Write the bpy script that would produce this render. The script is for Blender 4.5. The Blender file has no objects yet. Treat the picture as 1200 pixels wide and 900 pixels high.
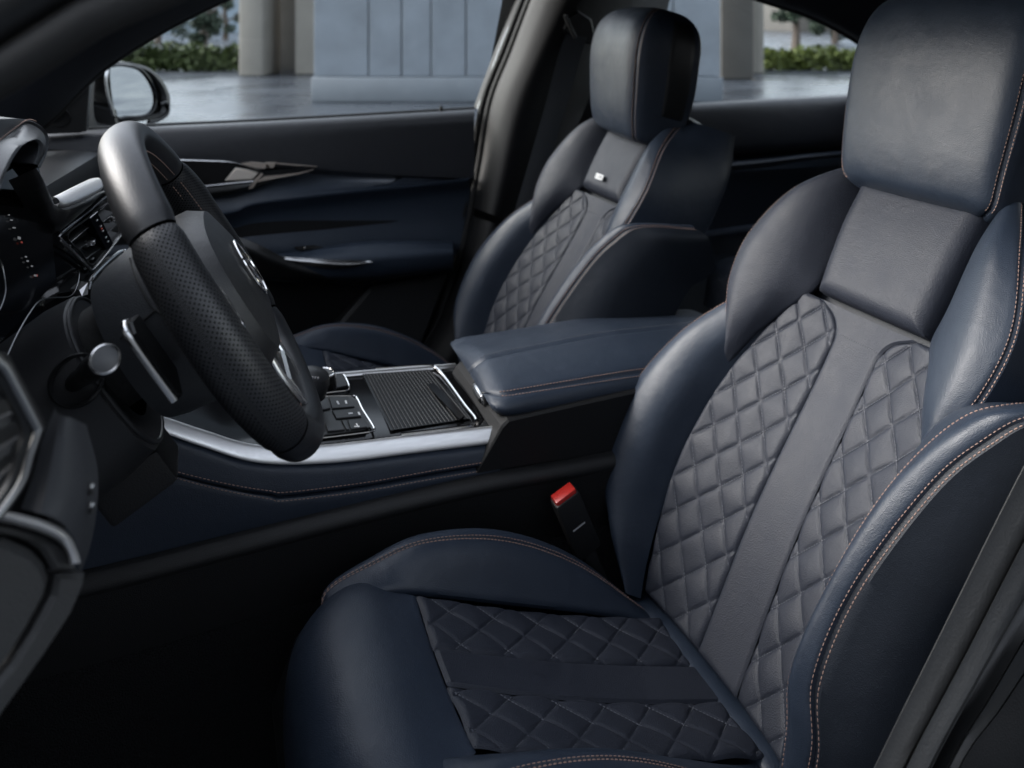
import bpy, bmesh, math, random
import numpy as np
from mathutils import Vector, Matrix
random.seed(7); rng = np.random.default_rng(7)
SC = bpy.context.scene
COL = SC.collection
ZC = 1.2                                    # camera height above the ground, metres
YAW = math.radians(22.8); FPX = 881.0       # focal length in pixels of a 1200 px wide picture
FW = np.array([math.sin(YAW), math.cos(YAW), 0.0]); RT = np.array([math.cos(YAW), -math.sin(YAW), 0.0])
CAM = np.array([0.0, 0.0, ZC])

# ---------------------------------------------------------------- camera
cd = bpy.data.cameras.new('camera'); cam = bpy.data.objects.new('camera', cd); COL.objects.link(cam)
cam.location = CAM; cam.rotation_euler = (math.radians(90), 0, -YAW)
cd.sensor_width = 36; cd.lens = FPX / 1200 * 36
cd.shift_y = -(450 - 20) / 1200             # level view camera with a lowered frame: verticals stay vertical
cd.clip_start = 0.02; cd.clip_end = 3000
cd.dof.use_dof = True; cd.dof.focus_distance = 0.82; cd.dof.aperture_fstop = 5.0
SC.camera = cam

# ---------------------------------------------------------------- world, sun, exposure
SUN_EL, SUN_AZ = math.radians(33), math.radians(64)   # azimuth measured from +Y towards -X
W = bpy.data.worlds.new('World'); SC.world = W; W.use_nodes = True
wn = W.node_tree; wn.nodes.clear()
wo = wn.nodes.new('ShaderNodeOutputWorld'); bg = wn.nodes.new('ShaderNodeBackground'); sky = wn.nodes.new('ShaderNodeTexSky')
sky.sky_type = 'NISHITA'; sky.sun_disc = False; sky.sun_elevation = SUN_EL; sky.sun_rotation = -SUN_AZ
sky.air_density = 1.2; sky.dust_density = 1.6; sky.ozone_density = 1.0
bg.inputs['Strength'].default_value = 0.14
hs = wn.nodes.new('ShaderNodeHueSaturation'); hs.inputs['Saturation'].default_value = .38      # thin overcast: a paler sky
wn.links.new(sky.outputs[0], hs.inputs['Color']); wn.links.new(hs.outputs[0], bg.inputs[0]); wn.links.new(bg.outputs[0], wo.inputs[0])
sl = bpy.data.lights.new('sun', 'SUN'); sl.energy = 1.25; sl.angle = math.radians(36); sl.color = (1.0, 0.975, 0.945)
so = bpy.data.objects.new('sun', sl); COL.objects.link(so)
sd = Vector((-math.sin(SUN_AZ) * math.cos(SUN_EL), math.cos(SUN_AZ) * math.cos(SUN_EL), math.sin(SUN_EL)))
so.rotation_euler = sd.to_track_quat('Z', 'Y').to_euler(); so.location = sd * 20
SC.view_settings.view_transform = 'Standard'; SC.view_settings.look = 'None'
SC.view_settings.exposure = 2.05; SC.view_settings.gamma = 1
SC.cycles.use_denoising = True
SC.cycles.max_bounces = 8; SC.cycles.diffuse_bounces = 4; SC.cycles.transparent_max_bounces = 12
SC.cycles.caustics_reflective = False; SC.cycles.caustics_refractive = False
SC.cycles.sample_clamp_indirect = 4.0

# ---------------------------------------------------------------- small maths
def at(u, v, Y):
    """world point seen at photo pixel (u, v) on the lengthwise plane at distance Y across the car"""
    r = FW + (u - 600) / FPX * RT - np.array([0, 0, (v - 20) / FPX]); return CAM + r * (Y / r[1])
def atz(u, v, z):
    r = FW + (u - 600) / FPX * RT - np.array([0, 0, (v - 20) / FPX]); return CAM + r * ((z - ZC) / r[2])
def A(*p): return np.array(p, float)
def nrm(v): v = np.asarray(v, float); return v / (np.linalg.norm(v, axis=-1, keepdims=True) + 1e-12)

def spl(P, n, closed=False):
    """Catmull-Rom through the points P (k, ...) resampled to n points evenly by mean length"""
    P = np.asarray(P, float); k = len(P)
    if k == 2 and not closed:
        t = np.linspace(0, 1, n).reshape((-1,) + (1,) * (P.ndim - 1)); return P[0] * (1 - t) + P[1] * t
    if closed: Q = np.concatenate([P[-1:], P, P[:2]]); m = k
    else: Q = np.concatenate([2 * P[:1] - P[1:2], P, 2 * P[-1:] - P[-2:-1]]); m = k - 1
    S = 14; t = (np.arange(S) / S).reshape((-1,) + (1,) * (P.ndim - 1)); out = []
    for i in range(m):
        a, b, c, d = Q[i], Q[i + 1], Q[i + 2], Q[i + 3]
        out.append(0.5 * ((2 * b) + (-a + c) * t + (2 * a - 5 * b + 4 * c - d) * t ** 2 + (-a + 3 * b - 3 * c + d) * t ** 3))
    out.append(Q[m + 1][None] if not closed else Q[1][None])
    D = np.concatenate(out)
    L = np.linalg.norm(np.diff(D, axis=0), axis=-1)
    L = L.reshape(len(L), -1).mean(1); cum = np.concatenate([[0], np.cumsum(L)])
    x = np.linspace(0, cum[-1], n + 1)[:-1] if closed else np.linspace(0, cum[-1], n)
    i = np.clip(np.searchsorted(cum, x, 'right') - 1, 0, len(D) - 2)
    w = ((x - cum[i]) / (cum[i + 1] - cum[i] + 1e-12)).reshape((-1,) + (1,) * (P.ndim - 1))
    return D[i] * (1 - w) + D[i + 1] * w

def interp(x, xs, ys): return np.interp(x, xs, ys)
def grid(curves, nu, nv): return np.moveaxis(spl(np.array([spl(c, nu) for c in curves]), nv), 0, 1)
def gnormals(G, out):
    n = nrm(np.cross(np.gradient(G, axis=0), np.gradient(G, axis=1)))
    s = np.sum(n * np.asarray(out, float)); return n if s > 0 else -n
def edge_dist(G, edges):
    nu, nv = G.shape[:2]; D = np.full((nu, nv), 9.0)
    lv = np.concatenate([np.zeros((nu, 1)), np.cumsum(np.linalg.norm(np.diff(G, axis=1), axis=-1), 1)], 1)
    lu = np.concatenate([np.zeros((1, nv)), np.cumsum(np.linalg.norm(np.diff(G, axis=0), axis=-1), 0)], 0)
    if 'l' in edges: D = np.minimum(D, lv)
    if 'r' in edges: D = np.minimum(D, lv[:, -1:] - lv)
    if 'b' in edges: D = np.minimum(D, lu)
    if 't' in edges: D = np.minimum(D, lu[-1:] - lu)
    return D
def rolled(G, N, depth, rad, edges='lr'):
    d = np.clip(edge_dist(G, edges) / rad, 0, 1); return G - N * (depth * (1 - np.sqrt(1 - (1 - d) ** 2)))[..., None]

# ---------------------------------------------------------------- meshes
class MB:
    def __init__(s): s.v = []; s.f = []; s.uv = []; s.n = 0
    def add(s, V, F, UV=None):
        V = np.asarray(V, float).reshape(-1, 3); s.v.append(V); s.f += [tuple(i + s.n for i in q) for q in F]; s.n += len(V)
        s.uv.append(np.zeros((len(V), 2)) if UV is None else np.asarray(UV, float).reshape(-1, 2)); return s
    def grid(s, G, cu=False, cv=False, uvs=None):
        nu, nv = G.shape[:2]; F = []
        for i in range(nu if cu else nu - 1):
            for j in range(nv if cv else nv - 1):
                a = i * nv + j; b = i * nv + (j + 1) % nv; i2 = (i + 1) % nu
                F.append((a, b, i2 * nv + (j + 1) % nv, i2 * nv + j))
        if uvs is None:
            lv = np.concatenate([[0], np.cumsum(np.linalg.norm(np.diff(G, axis=1), axis=-1).mean(0))])
            lu = np.concatenate([[0], np.cumsum(np.linalg.norm(np.diff(G, axis=0), axis=-1).mean(1))])
            uvs = np.stack(np.meshgrid(lu, lv, indexing='ij'), -1)
        return s.add(G, F, uvs)
    def box(s, c, half, ax=None, bev=0.0, seg=2):
        bm = bmesh.new(); bmesh.ops.create_cube(bm, size=2)
        for v in bm.verts: v.co = Vector((v.co.x * half[0], v.co.y * half[1], v.co.z * half[2]))
        if bev: bmesh.ops.bevel(bm, geom=bm.edges[:], offset=bev, segments=seg, profile=0.5, affect='EDGES', clamp_overlap=True)
        M = np.eye(3) if ax is None else np.array(ax, float)      # rows: local axes
        bm.verts.index_update()
        V = np.array([v.co[:] for v in bm.verts]) @ M + np.asarray(c, float); F = [[v.index for v in f.verts] for f in bm.faces]; bm.free()
        return s.add(V, F)
    def tube(s, P, r, n=10, closed=False, caps=True, n1=None, oval=1.0):
        """tube of radius r (number or per point) along P; oval squashes it along the reference normal n1"""
        P = np.asarray(P, float); k = len(P)
        T = nrm(np.roll(P, -1, 0) - np.roll(P, 1, 0)) if closed else nrm(np.gradient(P, axis=0))
        r = np.broadcast_to(np.asarray(r, float), (k,)); X = np.zeros_like(P); ref = A(0, 0, 1) if n1 is None else A(*n1)
        if n1 is None and abs(T[0] @ ref) > .9: ref = A(0, 1, 0)
        for i in range(k):
            if n1 is not None and np.ndim(n1) == 2: ref = n1[i]
            x = ref - T[i] * (ref @ T[i]); x = x / (np.linalg.norm(x) + 1e-9); X[i] = x; 
            if n1 is None: ref = x
        Y = np.cross(T, X); a = np.arange(n) / n * 2 * math.pi
        G = P[:, None] + r[:, None, None] * (oval * np.cos(a)[None, :, None] * X[:, None] + np.sin(a)[None, :, None] * Y[:, None])
        m0 = s.n; s.grid(G, cu=closed, cv=True)
        if caps and not closed: s.f += [tuple(m0 + i for i in range(n))[::-1], tuple(m0 + (k - 1) * n + i for i in range(n))]
        return s
    def lathe(s, prof, c, ax, n=40, xref=(1, 0, 0)):
        """prof: (radius, height) pairs turned about the axis ax through c"""
        ax = nrm(A(*ax)); x = A(*xref); 
        if abs(x @ ax) > .9: x = A(0, 1, 0)
        x = nrm(x - ax * (x @ ax)); y = np.cross(ax, x); a = np.arange(n) / n * 2 * math.pi
        dirs = np.cos(a)[:, None] * x + np.sin(a)[:, None] * y
        G = np.array([np.asarray(c) + ax * h + dirs * r for r, h in prof]); return s.grid(G, cv=True)
    def prism(s, out, off, bev=0.0):
        """closed flat polygon `out` (k,3) pushed along the vector off, with a chamfer towards off"""
        out = np.asarray(out, float); off = np.asarray(off, float); k = len(out); cen = out.mean(0)
        rings = [out]
        if bev:
            d = np.linalg.norm(off); e = nrm(np.roll(out, -1, 0) - out); p = nrm(np.roll(out, 1, 0) - out)
            w = nrm(e + p); nn = nrm(off); 
            bis = nrm(np.cross(nn, e) + np.cross(-nn, p)); 
            if np.sum(bis * (cen - out)) < 0: bis = -bis
            rings += [out + off * (1 - bev / d), out + off + bis * bev]
        else: rings += [out + off]
        G = np.array(rings); m0 = s.n; s.grid(G, cv=True, uvs=np.zeros(G.shape[:2] + (2,)))
        s.f += [tuple(m0 + i for i in range(k))[::-1], tuple(m0 + (len(rings) - 1) * k + i for i in range(k))]; return s
    def build(s, name, mat, parent=None, smooth=True, sharp=35):
        me = bpy.data.meshes.new(name); V = np.concatenate(s.v)
        org = np.zeros(3); p = parent
        while p is not None: org = org + np.array(p.location); p = p.parent
        me.from_pydata((V - org).tolist(), [], s.f); 
        bm = bmesh.new(); bm.from_mesh(me); bmesh.ops.recalc_face_normals(bm, faces=bm.faces[:]); bm.to_mesh(me); bm.free()
        uv = me.uv_layers.new(name='UVMap'); U = np.concatenate(s.uv)
        li = np.zeros(len(me.loops), dtype=np.int32); me.loops.foreach_get('vertex_index', li); uv.data.foreach_set('uv', U[li].ravel())
        if smooth: me.shade_smooth(); me.set_sharp_from_angle(angle=math.radians(sharp))
        me.materials.append(mat); o = bpy.data.objects.new(name, me); COL.objects.link(o); o.parent = parent; return o

def thing(name, label, cat, loc, group=None):
    o = bpy.data.objects.new(name, None); COL.objects.link(o); o.location = loc; o.empty_display_size = .05
    o['label'] = label; o['category'] = cat
    if group: o['group'] = group
    return o
def tag(o, label, cat, group=None):
    o['label'] = label; o['category'] = cat
    if group: o['group'] = group
    return o
def structure(o): o['kind'] = 'structure'; return o
def lab(o, t): o['label'] = t; return o

def stitch(mb, P, N, length=.0036, pitch=.0052, w=.0005, h=.0006, lift=.0003):
    """little thread bars along the polyline P with surface normals N"""
    P = np.asarray(P, float); N = nrm(N); L = np.concatenate([[0], np.cumsum(np.linalg.norm(np.diff(P, axis=0), axis=1))])
    n = int((L[-1] - length) / pitch)
    if n < 1: return mb
    s0 = np.arange(n) * pitch + pitch * .3
    f = lambda x, Q: np.stack([np.interp(x, L, Q[:, k]) for k in range(3)], 1)
    a, b = f(s0, P), f(s0 + length, P); nn = nrm(f(s0 + length / 2, N)); t = nrm(b - a); sd_ = np.cross(t, nn)
    for i in range(n):
        o = nn[i] * lift; V = []
        for q, e in ((0, .3), (.25, 1), (.75, 1), (1, .3)):
            c = a[i] * (1 - q) + b[i] * q + o
            V += [c - sd_[i] * w * e - nn[i] * h * .6, c - sd_[i] * w * e * .7 + nn[i] * h * e, c + sd_[i] * w * e * .7 + nn[i] * h * e, c + sd_[i] * w * e - nn[i] * h * .6]
        F = [(0, 3, 2, 1), (12, 13, 14, 15)]
        for r in range(3):
            for k in range(4): F.append((r * 4 + k, r * 4 + (k + 1) % 4, r * 4 + 4 + (k + 1) % 4, r * 4 + 4 + k))
        mb.add(V, F)
    return mb
def col_at(G, N, x):
    """the lengthwise line a distance x in from the v=0 edge (x>0) or the v=1 edge (x<0) of a panel"""
    lv = np.concatenate([np.zeros((len(G), 1)), np.cumsum(np.linalg.norm(np.diff(G, axis=1), axis=-1), 1)], 1)
    P = np.zeros((len(G), 3)); Q = np.zeros((len(G), 3))
    for i in range(len(G)):
        d = x if x > 0 else lv[i, -1] + x
        d = min(max(d, 0), lv[i, -1])
        for k in range(3): P[i, k] = np.interp(d, lv[i], G[i, :, k]); Q[i, k] = np.interp(d, lv[i], N[i, :, k])
    return P, nrm(Q)

# ---------------------------------------------------------------- materials
MATS = {}
def mat(name, col, rough=.5, metal=0.0, spec=.5, bump=None, coat=0.0, var=0.0, varscale=40, sheen=0.0, rvar=0.0):
    """principled surface; bump = list of (kind, scale, distance) on object coordinates"""
    m = bpy.data.materials.new(name); m.use_nodes = True; nt = m.node_tree; b = nt.nodes['Principled BSDF']
    b.inputs['Base Color'].default_value = (*col, 1); b.inputs['Roughness'].default_value = rough; b.inputs['Metallic'].default_value = metal
    b.inputs['Specular IOR Level'].default_value = spec; b.inputs['Coat Weight'].default_value = coat; b.inputs['Coat Roughness'].default_value = .05
    b.inputs['Sheen Weight'].default_value = sheen
    tc = nt.nodes.new('ShaderNodeTexCoord')
    if var or rvar:
        nz = nt.nodes.new('ShaderNodeTexNoise'); nz.inputs['Scale'].default_value = varscale; nz.inputs['Detail'].default_value = 6
        nt.links.new(tc.outputs['Object'], nz.inputs['Vector'])
        if var:
            mx = nt.nodes.new('ShaderNodeMix'); mx.data_type = 'RGBA'
            mx.inputs['A'].default_value = (*[c * (1 - var) for c in col], 1); mx.inputs['B'].default_value = (*[min(1, c * (1 + var)) for c in col], 1)
            nt.links.new(nz.outputs[0], mx.inputs['Factor']); nt.links.new(mx.outputs['Result'], b.inputs['Base Color'])
        if rvar:
            mr = nt.nodes.new('ShaderNodeMapRange'); mr.inputs['From Min'].default_value = .3; mr.inputs['From Max'].default_value = .7
            mr.inputs['To Min'].default_value = max(.02, rough - rvar); mr.inputs['To Max'].default_value = rough + rvar
            nt.links.new(nz.outputs[0], mr.inputs['Value']); nt.links.new(mr.outputs[0], b.inputs['Roughness'])
    last = None
    for kind, scale, dist in (bump or []):
        if kind == 'voronoi':
            tx = nt.nodes.new('ShaderNodeTexVoronoi'); tx.feature = 'F1'; tx.inputs['Scale'].default_value = scale; o = tx.outputs['Distance']
        else:
            tx = nt.nodes.new('ShaderNodeTexNoise'); tx.inputs['Scale'].default_value = scale; tx.inputs['Detail'].default_value = 4; o = tx.outputs[0]
        nt.links.new(tc.outputs['Object'], tx.inputs['Vector'])
        bp = nt.nodes.new('ShaderNodeBump'); bp.inputs['Strength'].default_value = 1; bp.inputs['Distance'].default_value = dist
        nt.links.new(o, bp.inputs['Height'])
        if last: nt.links.new(last, bp.inputs['Normal'])
        last = bp.outputs[0]
    if last: nt.links.new(last, b.inputs['Normal'])
    MATS[name] = m; return m
GRAIN = [('voronoi', 850, .00018), ('noise', 1700, .00014), ('noise', 60, .0005), ('noise', 13, .0018)]
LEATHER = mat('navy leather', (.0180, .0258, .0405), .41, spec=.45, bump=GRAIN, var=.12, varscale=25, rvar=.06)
LEATHER_SHADED = mat('navy leather, side', (.010, .0135, .020), .5, spec=.35, bump=GRAIN, var=.12, varscale=25)  # same navy leather, with the side's shade put into a darker base
INSERT = mat('grained navy leather', (.0175, .0208, .0305), .52, spec=.4, bump=[('voronoi', 750, .00035), ('noise', 1500, .0002), ('noise', 50, .0006)], var=.15, varscale=30, rvar=.05)
BLACK_LEATHER = mat('black leather', (.012, .013, .015), .40, spec=.5, bump=[('voronoi', 900, .00012), ('noise', 1500, .0001)])
SILVER = mat('silver painted trim', (.78, .775, .77), .40, metal=.85)
nt_ = SILVER.node_tree; tc_ = nt_.nodes.new('ShaderNodeTexCoord'); mp_ = nt_.nodes.new('ShaderNodeMapping'); mp_.inputs['Scale'].default_value = (3, 700, 700)     # fine lengthwise brushing
nz_ = nt_.nodes.new('ShaderNodeTexNoise'); nz_.inputs['Scale'].default_value = 1; nz_.inputs['Detail'].default_value = 3; mr_ = nt_.nodes.new('ShaderNodeMapRange'); mr_.inputs['To Min'].default_value = .24; mr_.inputs['To Max'].default_value = .52
nt_.links.new(tc_.outputs['Object'], mp_.inputs[0]); nt_.links.new(mp_.outputs[0], nz_.inputs['Vector']); nt_.links.new(nz_.outputs[0], mr_.inputs['Value']); nt_.links.new(mr_.outputs[0], nt_.nodes['Principled BSDF'].inputs['Roughness'])
BEIGE = mat('warm silver trim', (.80, .72, .63), .32, metal=.15)
PLASTIC = mat('black textured plastic', (.0065, .0068, .0075), .55, spec=.3, bump=[('voronoi', 900, .0002), ('noise', 700, .0002)])
SATIN = mat('satin black plastic', (.008, .0085, .009), .38, spec=.45, bump=[('noise', 900, .0001)], rvar=.06)
RUBBER = mat('black rubber', (.016, .016, .016), .62, spec=.3, bump=[('noise', 300, .0003)])
GLOSS = mat('gloss black trim', (.004, .004, .0045), .12, spec=.3)
CHROME = mat('satin chrome', (.66, .66, .66), .24, metal=1)
BRIGHT = mat('bright chrome', (.75, .74, .72), .1, metal=1)
ALU = mat('brushed aluminium', (.70, .69, .68), .36, metal=1)
DARKCH = mat('dark satin chrome', (.22, .225, .23), .3, metal=1)
THREAD = mat('copper thread', (.26, .175, .145), .7, spec=.2)
THREAD_DARK = mat('navy thread', (.11, .117, .135), .6, spec=.3)
RED = mat('red plastic', (.34, .016, .012), .35, var=.1)
CARPET = mat('black carpet', (.011, .0114, .0125), .95, spec=.1, bump=[('noise', 900, .003), ('voronoi', 500, .002)], var=.6, varscale=600)
HEADLINER = mat('dark headliner', (.012, .0125, .014), .9, spec=.1, bump=[('noise', 900, .0004)])
SHADE_WALL = mat('grey blocker paint', (.15, .15, .155), .85, var=.2, varscale=2)  # for the unseen wall that blocks light behind the camera
WHITE = mat('white print', (.7, .7, .7), .5)
MARK = mat('grey print', (.32, .32, .33), .5)
# ================================================================ front seats
SX, SY = .586, .737
bu = A(.48, 0, .877); bn = A(-.877, 0, .48)
cu = A(.928, 0, -.371); cn = A(.371, 0, .928)
def BK(p):
    """backrest coordinates (across, up the backrest, towards the sitter) -> world"""
    p = np.asarray(p, float); y, s, h = p[..., 0], p[..., 1], p[..., 2]
    return np.stack([SX + .48 * s - .877 * h, SY + y + .02 - .05 * s, .38 + .877 * s + .48 * h], -1)
def CU(p):
    """cushion coordinates (across, rearwards, up off the cushion) -> world"""
    p = np.asarray(p, float); y, c, h = p[..., 0], p[..., 1], p[..., 2]
    return np.stack([.238 + .928 * c + .371 * h, SY + y + .022, .515 - .371 * c + .928 * h], -1)
def hb(y, s): return .012 * np.exp(-((s - .2) / .16) ** 2) + .9 * y * y - .004
def hq(y, c): return .5 * y * y - .006 * np.sin(np.clip(c / .36, 0, 1) * math.pi)
DW, DS = .0232, .0312                       # half diagonals of the quilting diamonds
def quilt_h(y, s, amp, ph=(0, 0)):
    p = ((y - ph[0]) / DW + (s - ph[1]) / DS) / 2; q = ((y - ph[0]) / DW - (s - ph[1]) / DS) / 2
    a = np.abs(np.sin(math.pi * p)) * np.abs(np.sin(math.pi * q))
    e = np.minimum(np.abs(np.sin(math.pi * p)), np.abs(np.sin(math.pi * q)))
    return amp * (.75 * a ** .4 + .25 * np.clip(e / .22, 0, 1))
def mir(c, sg): c = np.array(c, float); c[..., 0] *= sg; return c

def quilt_panel(name, inner, outer, sg, hf, MAP, mt, root, out, amp=.0046, ph=(0, 0), nu=230, nv=70):
    g = grid([mir(inner, sg), mir(outer, sg)], nu, nv); y, s = g[..., 0], g[..., 1]
    base = MAP(np.stack([y, s, hf(y, s)], -1)); N = gnormals(base, out)
    d = edge_dist(base, 'lrbt'); fade = np.clip(d / .006, 0, 1)
    disp = quilt_h(y, s, amp, ph) * (.35 + .65 * fade) - .0026 * (1 - np.sqrt(1 - (1 - np.clip(d / .004, 0, 1)) ** 2))
    sag = .0012 * np.sin(y * 71 + s * 53) * np.sin(s * 47 - y * 31)
    G = base + N * (disp + sag)[..., None]
    o = MB().grid(G).build(name, mt, root)
    # thread along the quilting lines
    mb = MB(); Y0, Y1, S0, S1 = y.min(), y.max(), s.min(), s.max()
    from_in = lambda yy, ss: None
    il, ol = spl(mir(inner, sg), 200), spl(mir(outer, sg), 200)
    oi, oo = np.argsort(il[:, 1]), np.argsort(ol[:, 1])
    for fam in (1, -1):
        for k in range(-60, 60):
            ss = np.arange(S0, S1, .001); yy = ph[0] + DW * (2 * k - fam * (ss - ph[1]) / DS)
            a = np.interp(ss, il[oi, 1], np.abs(il[oi, 0])); b = np.interp(ss, ol[oo, 1], np.abs(ol[oo, 0]))
            ok = (yy * sg > a + .003) & (yy * sg < b - .003) & (ss > S0 + .003) & (ss < S1 - .003)
            if ok.sum() < 8: continue
            idx = np.where(ok)[0]; idx = np.arange(idx[0], idx[-1] + 1)
            q = np.stack([yy[idx], ss[idx], hf(yy[idx], ss[idx])], -1); P = MAP(q)
            stitch(mb, P, np.tile(out, (len(P), 1)), length=.0026, pitch=.0042, w=.00045, h=.0005, lift=.0008)
    mb.build('stitching', THREAD_DARK, o, smooth=False); return o

def make_seat():
    root = thing('seat', 'navy leather driver seat with diamond quilting nearest the open door', 'car seat', (SX, SY, .12), 'front seats of the car')
    up = bn * .6 + A(0, 0, .2)
    # ---- core shell of the backrest
    sec = []
    for s, w, b in ((-.03, .20, -.10), (.05, .235, -.13), (.15, .252, -.14), (.3, .235, -.14), (.42, .205, -.13), (.52, .205, -.12), (.60, .185, -.115), (.665, .160, -.118), (.70, .135, -.118), (.716, .10, -.115), (.722, .06, -.10)):
        f = -.022
        sec.append(BK([(0, s, f), (.6 * w, s, f), (w * .93, s, f - .01), (w, s, f - .035), (w, s, b * .75), (w * .85, s, b), (0, s, b - .01),
                       (-w * .85, s, b), (-w, s, b * .75), (-w, s, f - .035), (-w * .93, s, f - .01), (-.6 * w, s, f)]))
    G = spl(np.array([spl(c, 60, closed=True) for c in sec]), 50)
    MB().grid(G, cv=True).build('backrest_shell', LEATHER_SHADED, root)
    # ---- quilting and centre band of the backrest
    qi = [(.036, .012), (.0355, .15), (.0345, .3), (.034, .42), (.037, .447), (.05, .466), (.078, .480)]
    qo = [(.14, .012), (.155, .08), (.166, .18), (.16, .30), (.142, .385), (.120, .445), (.104, .480)]
    for sg in (1, -1):
        quilt_panel('quilted_panel', qi, qo, sg, hb, BK, INSERT, root, up, ph=(.0, .004))
    L = np.array(qi); g = grid([L, L * A(-1, 1)], 150, 24); y, s = g[..., 0], g[..., 1]
    base = BK(np.stack([y, s, hb(y, s) + .0028], -1)); N = gnormals(base, up); G = rolled(base, N, .0026, .005, 'lrb')
    band = MB().grid(G).build('centre_band', INSERT, root)
    mb = MB(); yy = np.linspace(-.032, .032, 30); P = BK(np.stack([yy, np.full(30, .447), hb(yy, .447) + .0031], -1)); stitch(mb, P, np.tile(bn, (30, 1)), .0022, .0036, .0005)
    mb.build('stitching', THREAD_DARK, band, smooth=False)
    # ---- neck pad
    cv = []
    for f in np.linspace(-1, 1, 9):
        cv.append([(f * .086, .487, -.006), (f * .09, .54, -.004), (f * .094, .60, -.006), (f * .096, .665, -.014)])
    base = BK(grid(cv, 60, 60)); N = gnormals(base, up); puff = .026
    d = np.clip(edge_dist(base, 'lrbt') / .024, 0, 1); G = base + N * (puff * np.sqrt(1 - (1 - d) ** 2) - .002)[..., None]
    MB().grid(G).build('neck_pad', INSERT, root)
    # ---- shoulder wings and side bolsters
    for sg in (1, -1):
        inn = [(.098, .675, -.03), (.094, .60, -.012), (.090, .53, -.008), (.091, .485, .002), (.113, .442, .010), (.139, .39, .018), (.157, .335, .024)]
        md = [(.105, .69, -.012), (.118, .615, .028), (.125, .53, .040), (.130, .47, .044), (.140, .42, .044), (.152, .375, .038), (.162, .333, .028)]
        cr = [(.11, .698, -.01), (.145, .622, .045), (.168, .53, .062), (.172, .465, .064), (.165, .41, .058), (.162, .368, .046), (.166, .331, .032)]
        ou = [(.115, .700, -.02), (.172, .622, .035), (.206, .53, .052), (.203, .455, .056), (.182, .40, .052), (.170, .362, .042), (.168, .329, .030)]
        si = [(.150, .708, -.055), (.190, .625, -.03), (.214, .535, -.015), (.214, .45, -.01), (.195, .39, -.005), (.176, .352, .005), (.17, .322, .01)]
        bk = [(.172, .715, -.112), (.203, .63, -.112), (.212, .53, -.11), (.213, .44, -.10), (.20, .38, -.08), (.175, .34, -.05), (.168, .315, -.03)]
        M = lambda c: BK(mir(c, sg))
        base = grid([M(inn), M(md), M(cr), M(ou)], 110, 40); N = gnormals(base, up); G = rolled(base, N, .007, .009, 'lr')
        o = MB().grid(G).build('shoulder_wing', INSERT if sg > 0 else LEATHER, root)
        b2 = [(.115, .722, -.12), (.172, .65, -.128), (.188, .54, -.128), (.196, .45, -.118), (.185, .385, -.095), (.17, .35, -.07), (.165, .318, -.045)]
        base2 = grid([M(ou), M(si), M(bk), M(b2)], 110, 34); N2 = gnormals(base2, A(0, sg, 0)); G2 = rolled(base2, N2, .006, .008, 'l')
        sdp = MB().grid(G2).build('wing_side', LEATHER, root)
        mb = MB(); stitch(mb, *col_at(G, N, -.0065)); stitch(mb, *col_at(G2, N2, .0065)); mb.build('stitching', THREAD, o, smooth=False)
        # lower bolster: the far one stands wider than the one by the door
        if sg > 0:
            inn = [(.12, .47, .01), (.137, .40, .012), (.156, .33, .018), (.166, .235, .022), (.166, .12, .022), (.155, .05, .02), (.142, .0, .015)]
            md = [(.14, .475, .025), (.158, .40, .04), (.178, .33, .06), (.188, .235, .075), (.188, .12, .072), (.168, .05, .06), (.144, .0, .035)]
            cr = [(.155, .475, .028), (.178, .41, .05), (.208, .335, .078), (.226, .235, .095), (.221, .125, .092), (.187, .06, .075), (.147, .0, .04)]
            ou = [(.165, .47, .015), (.197, .415, .048), (.232, .338, .074), (.258, .235, .088), (.248, .125, .084), (.205, .06, .066), (.15, .0, .035)]
            si = [(.172, .46, -.02), (.205, .41, .0), (.243, .33, .01), (.270, .23, .015), (.260, .12, .012), (.218, .05, .005), (.16, -.02, .0)]
            bk = [(.168, .45, -.08), (.20, .40, -.08), (.235, .32, -.09), (.258, .22, -.09), (.250, .11, -.09), (.21, .04, -.08), (.16, -.03, -.06)]
        else:
            inn = [(.17, .455, -.09), (.15, .452, -.01), (.14, .40, .012), (.15, .33, .018), (.15, .235, .022), (.148, .12, .022), (.145, .05, .02), (.14, .0, .015)]
            md = [(.215, .478, -.05), (.200, .450, .045), (.178, .405, .068), (.165, .335, .074), (.152, .235, .074), (.147, .12, .070), (.148, .06, .06), (.15, -.01, .04)]
            cr = [(.262, .505, -.03), (.252, .462, .075), (.226, .424, .100), (.188, .337, .108), (.166, .225, .110), (.160, .125, .105), (.170, .07, .084), (.165, -.01, .045)]
            ou = [(.285, .505, -.03), (.270, .462, .075), (.246, .414, .098), (.219, .350, .105), (.190, .23, .108), (.184, .135, .102), (.195, .075, .08), (.18, -.02, .04)]
            si = [(.298, .495, -.06), (.294, .455, .02), (.278, .405, .04), (.258, .335, .05), (.240, .23, .05), (.235, .12, .045), (.225, .05, .03), (.2, -.03, .01)]
            bk = [(.28, .455, -.115), (.282, .43, -.10), (.278, .40, -.08), (.275, .32, -.075), (.272, .22, -.075), (.268, .11, -.075), (.25, .04, -.07), (.21, -.03, -.06)]
        base = grid([M(inn), M(md), M(cr), M(ou)], 120, 44); N = gnormals(base, up); G = rolled(base, N, .007, .009, 'r')
        o = MB().grid(G).build('side_bolster', LEATHER, root)
        base2 = grid([M(ou), M(si), M(bk)], 120, 30); N2 = gnormals(base2, A(0, sg, 0)); G2 = rolled(base2, N2, .006, .008, 'l')
        MB().grid(G2).build('bolster_side', LEATHER_SHADED, root)
        mb = MB(); stitch(mb, *col_at(G, N, -.0065)); stitch(mb, *col_at(G2, N2, .0065))
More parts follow.
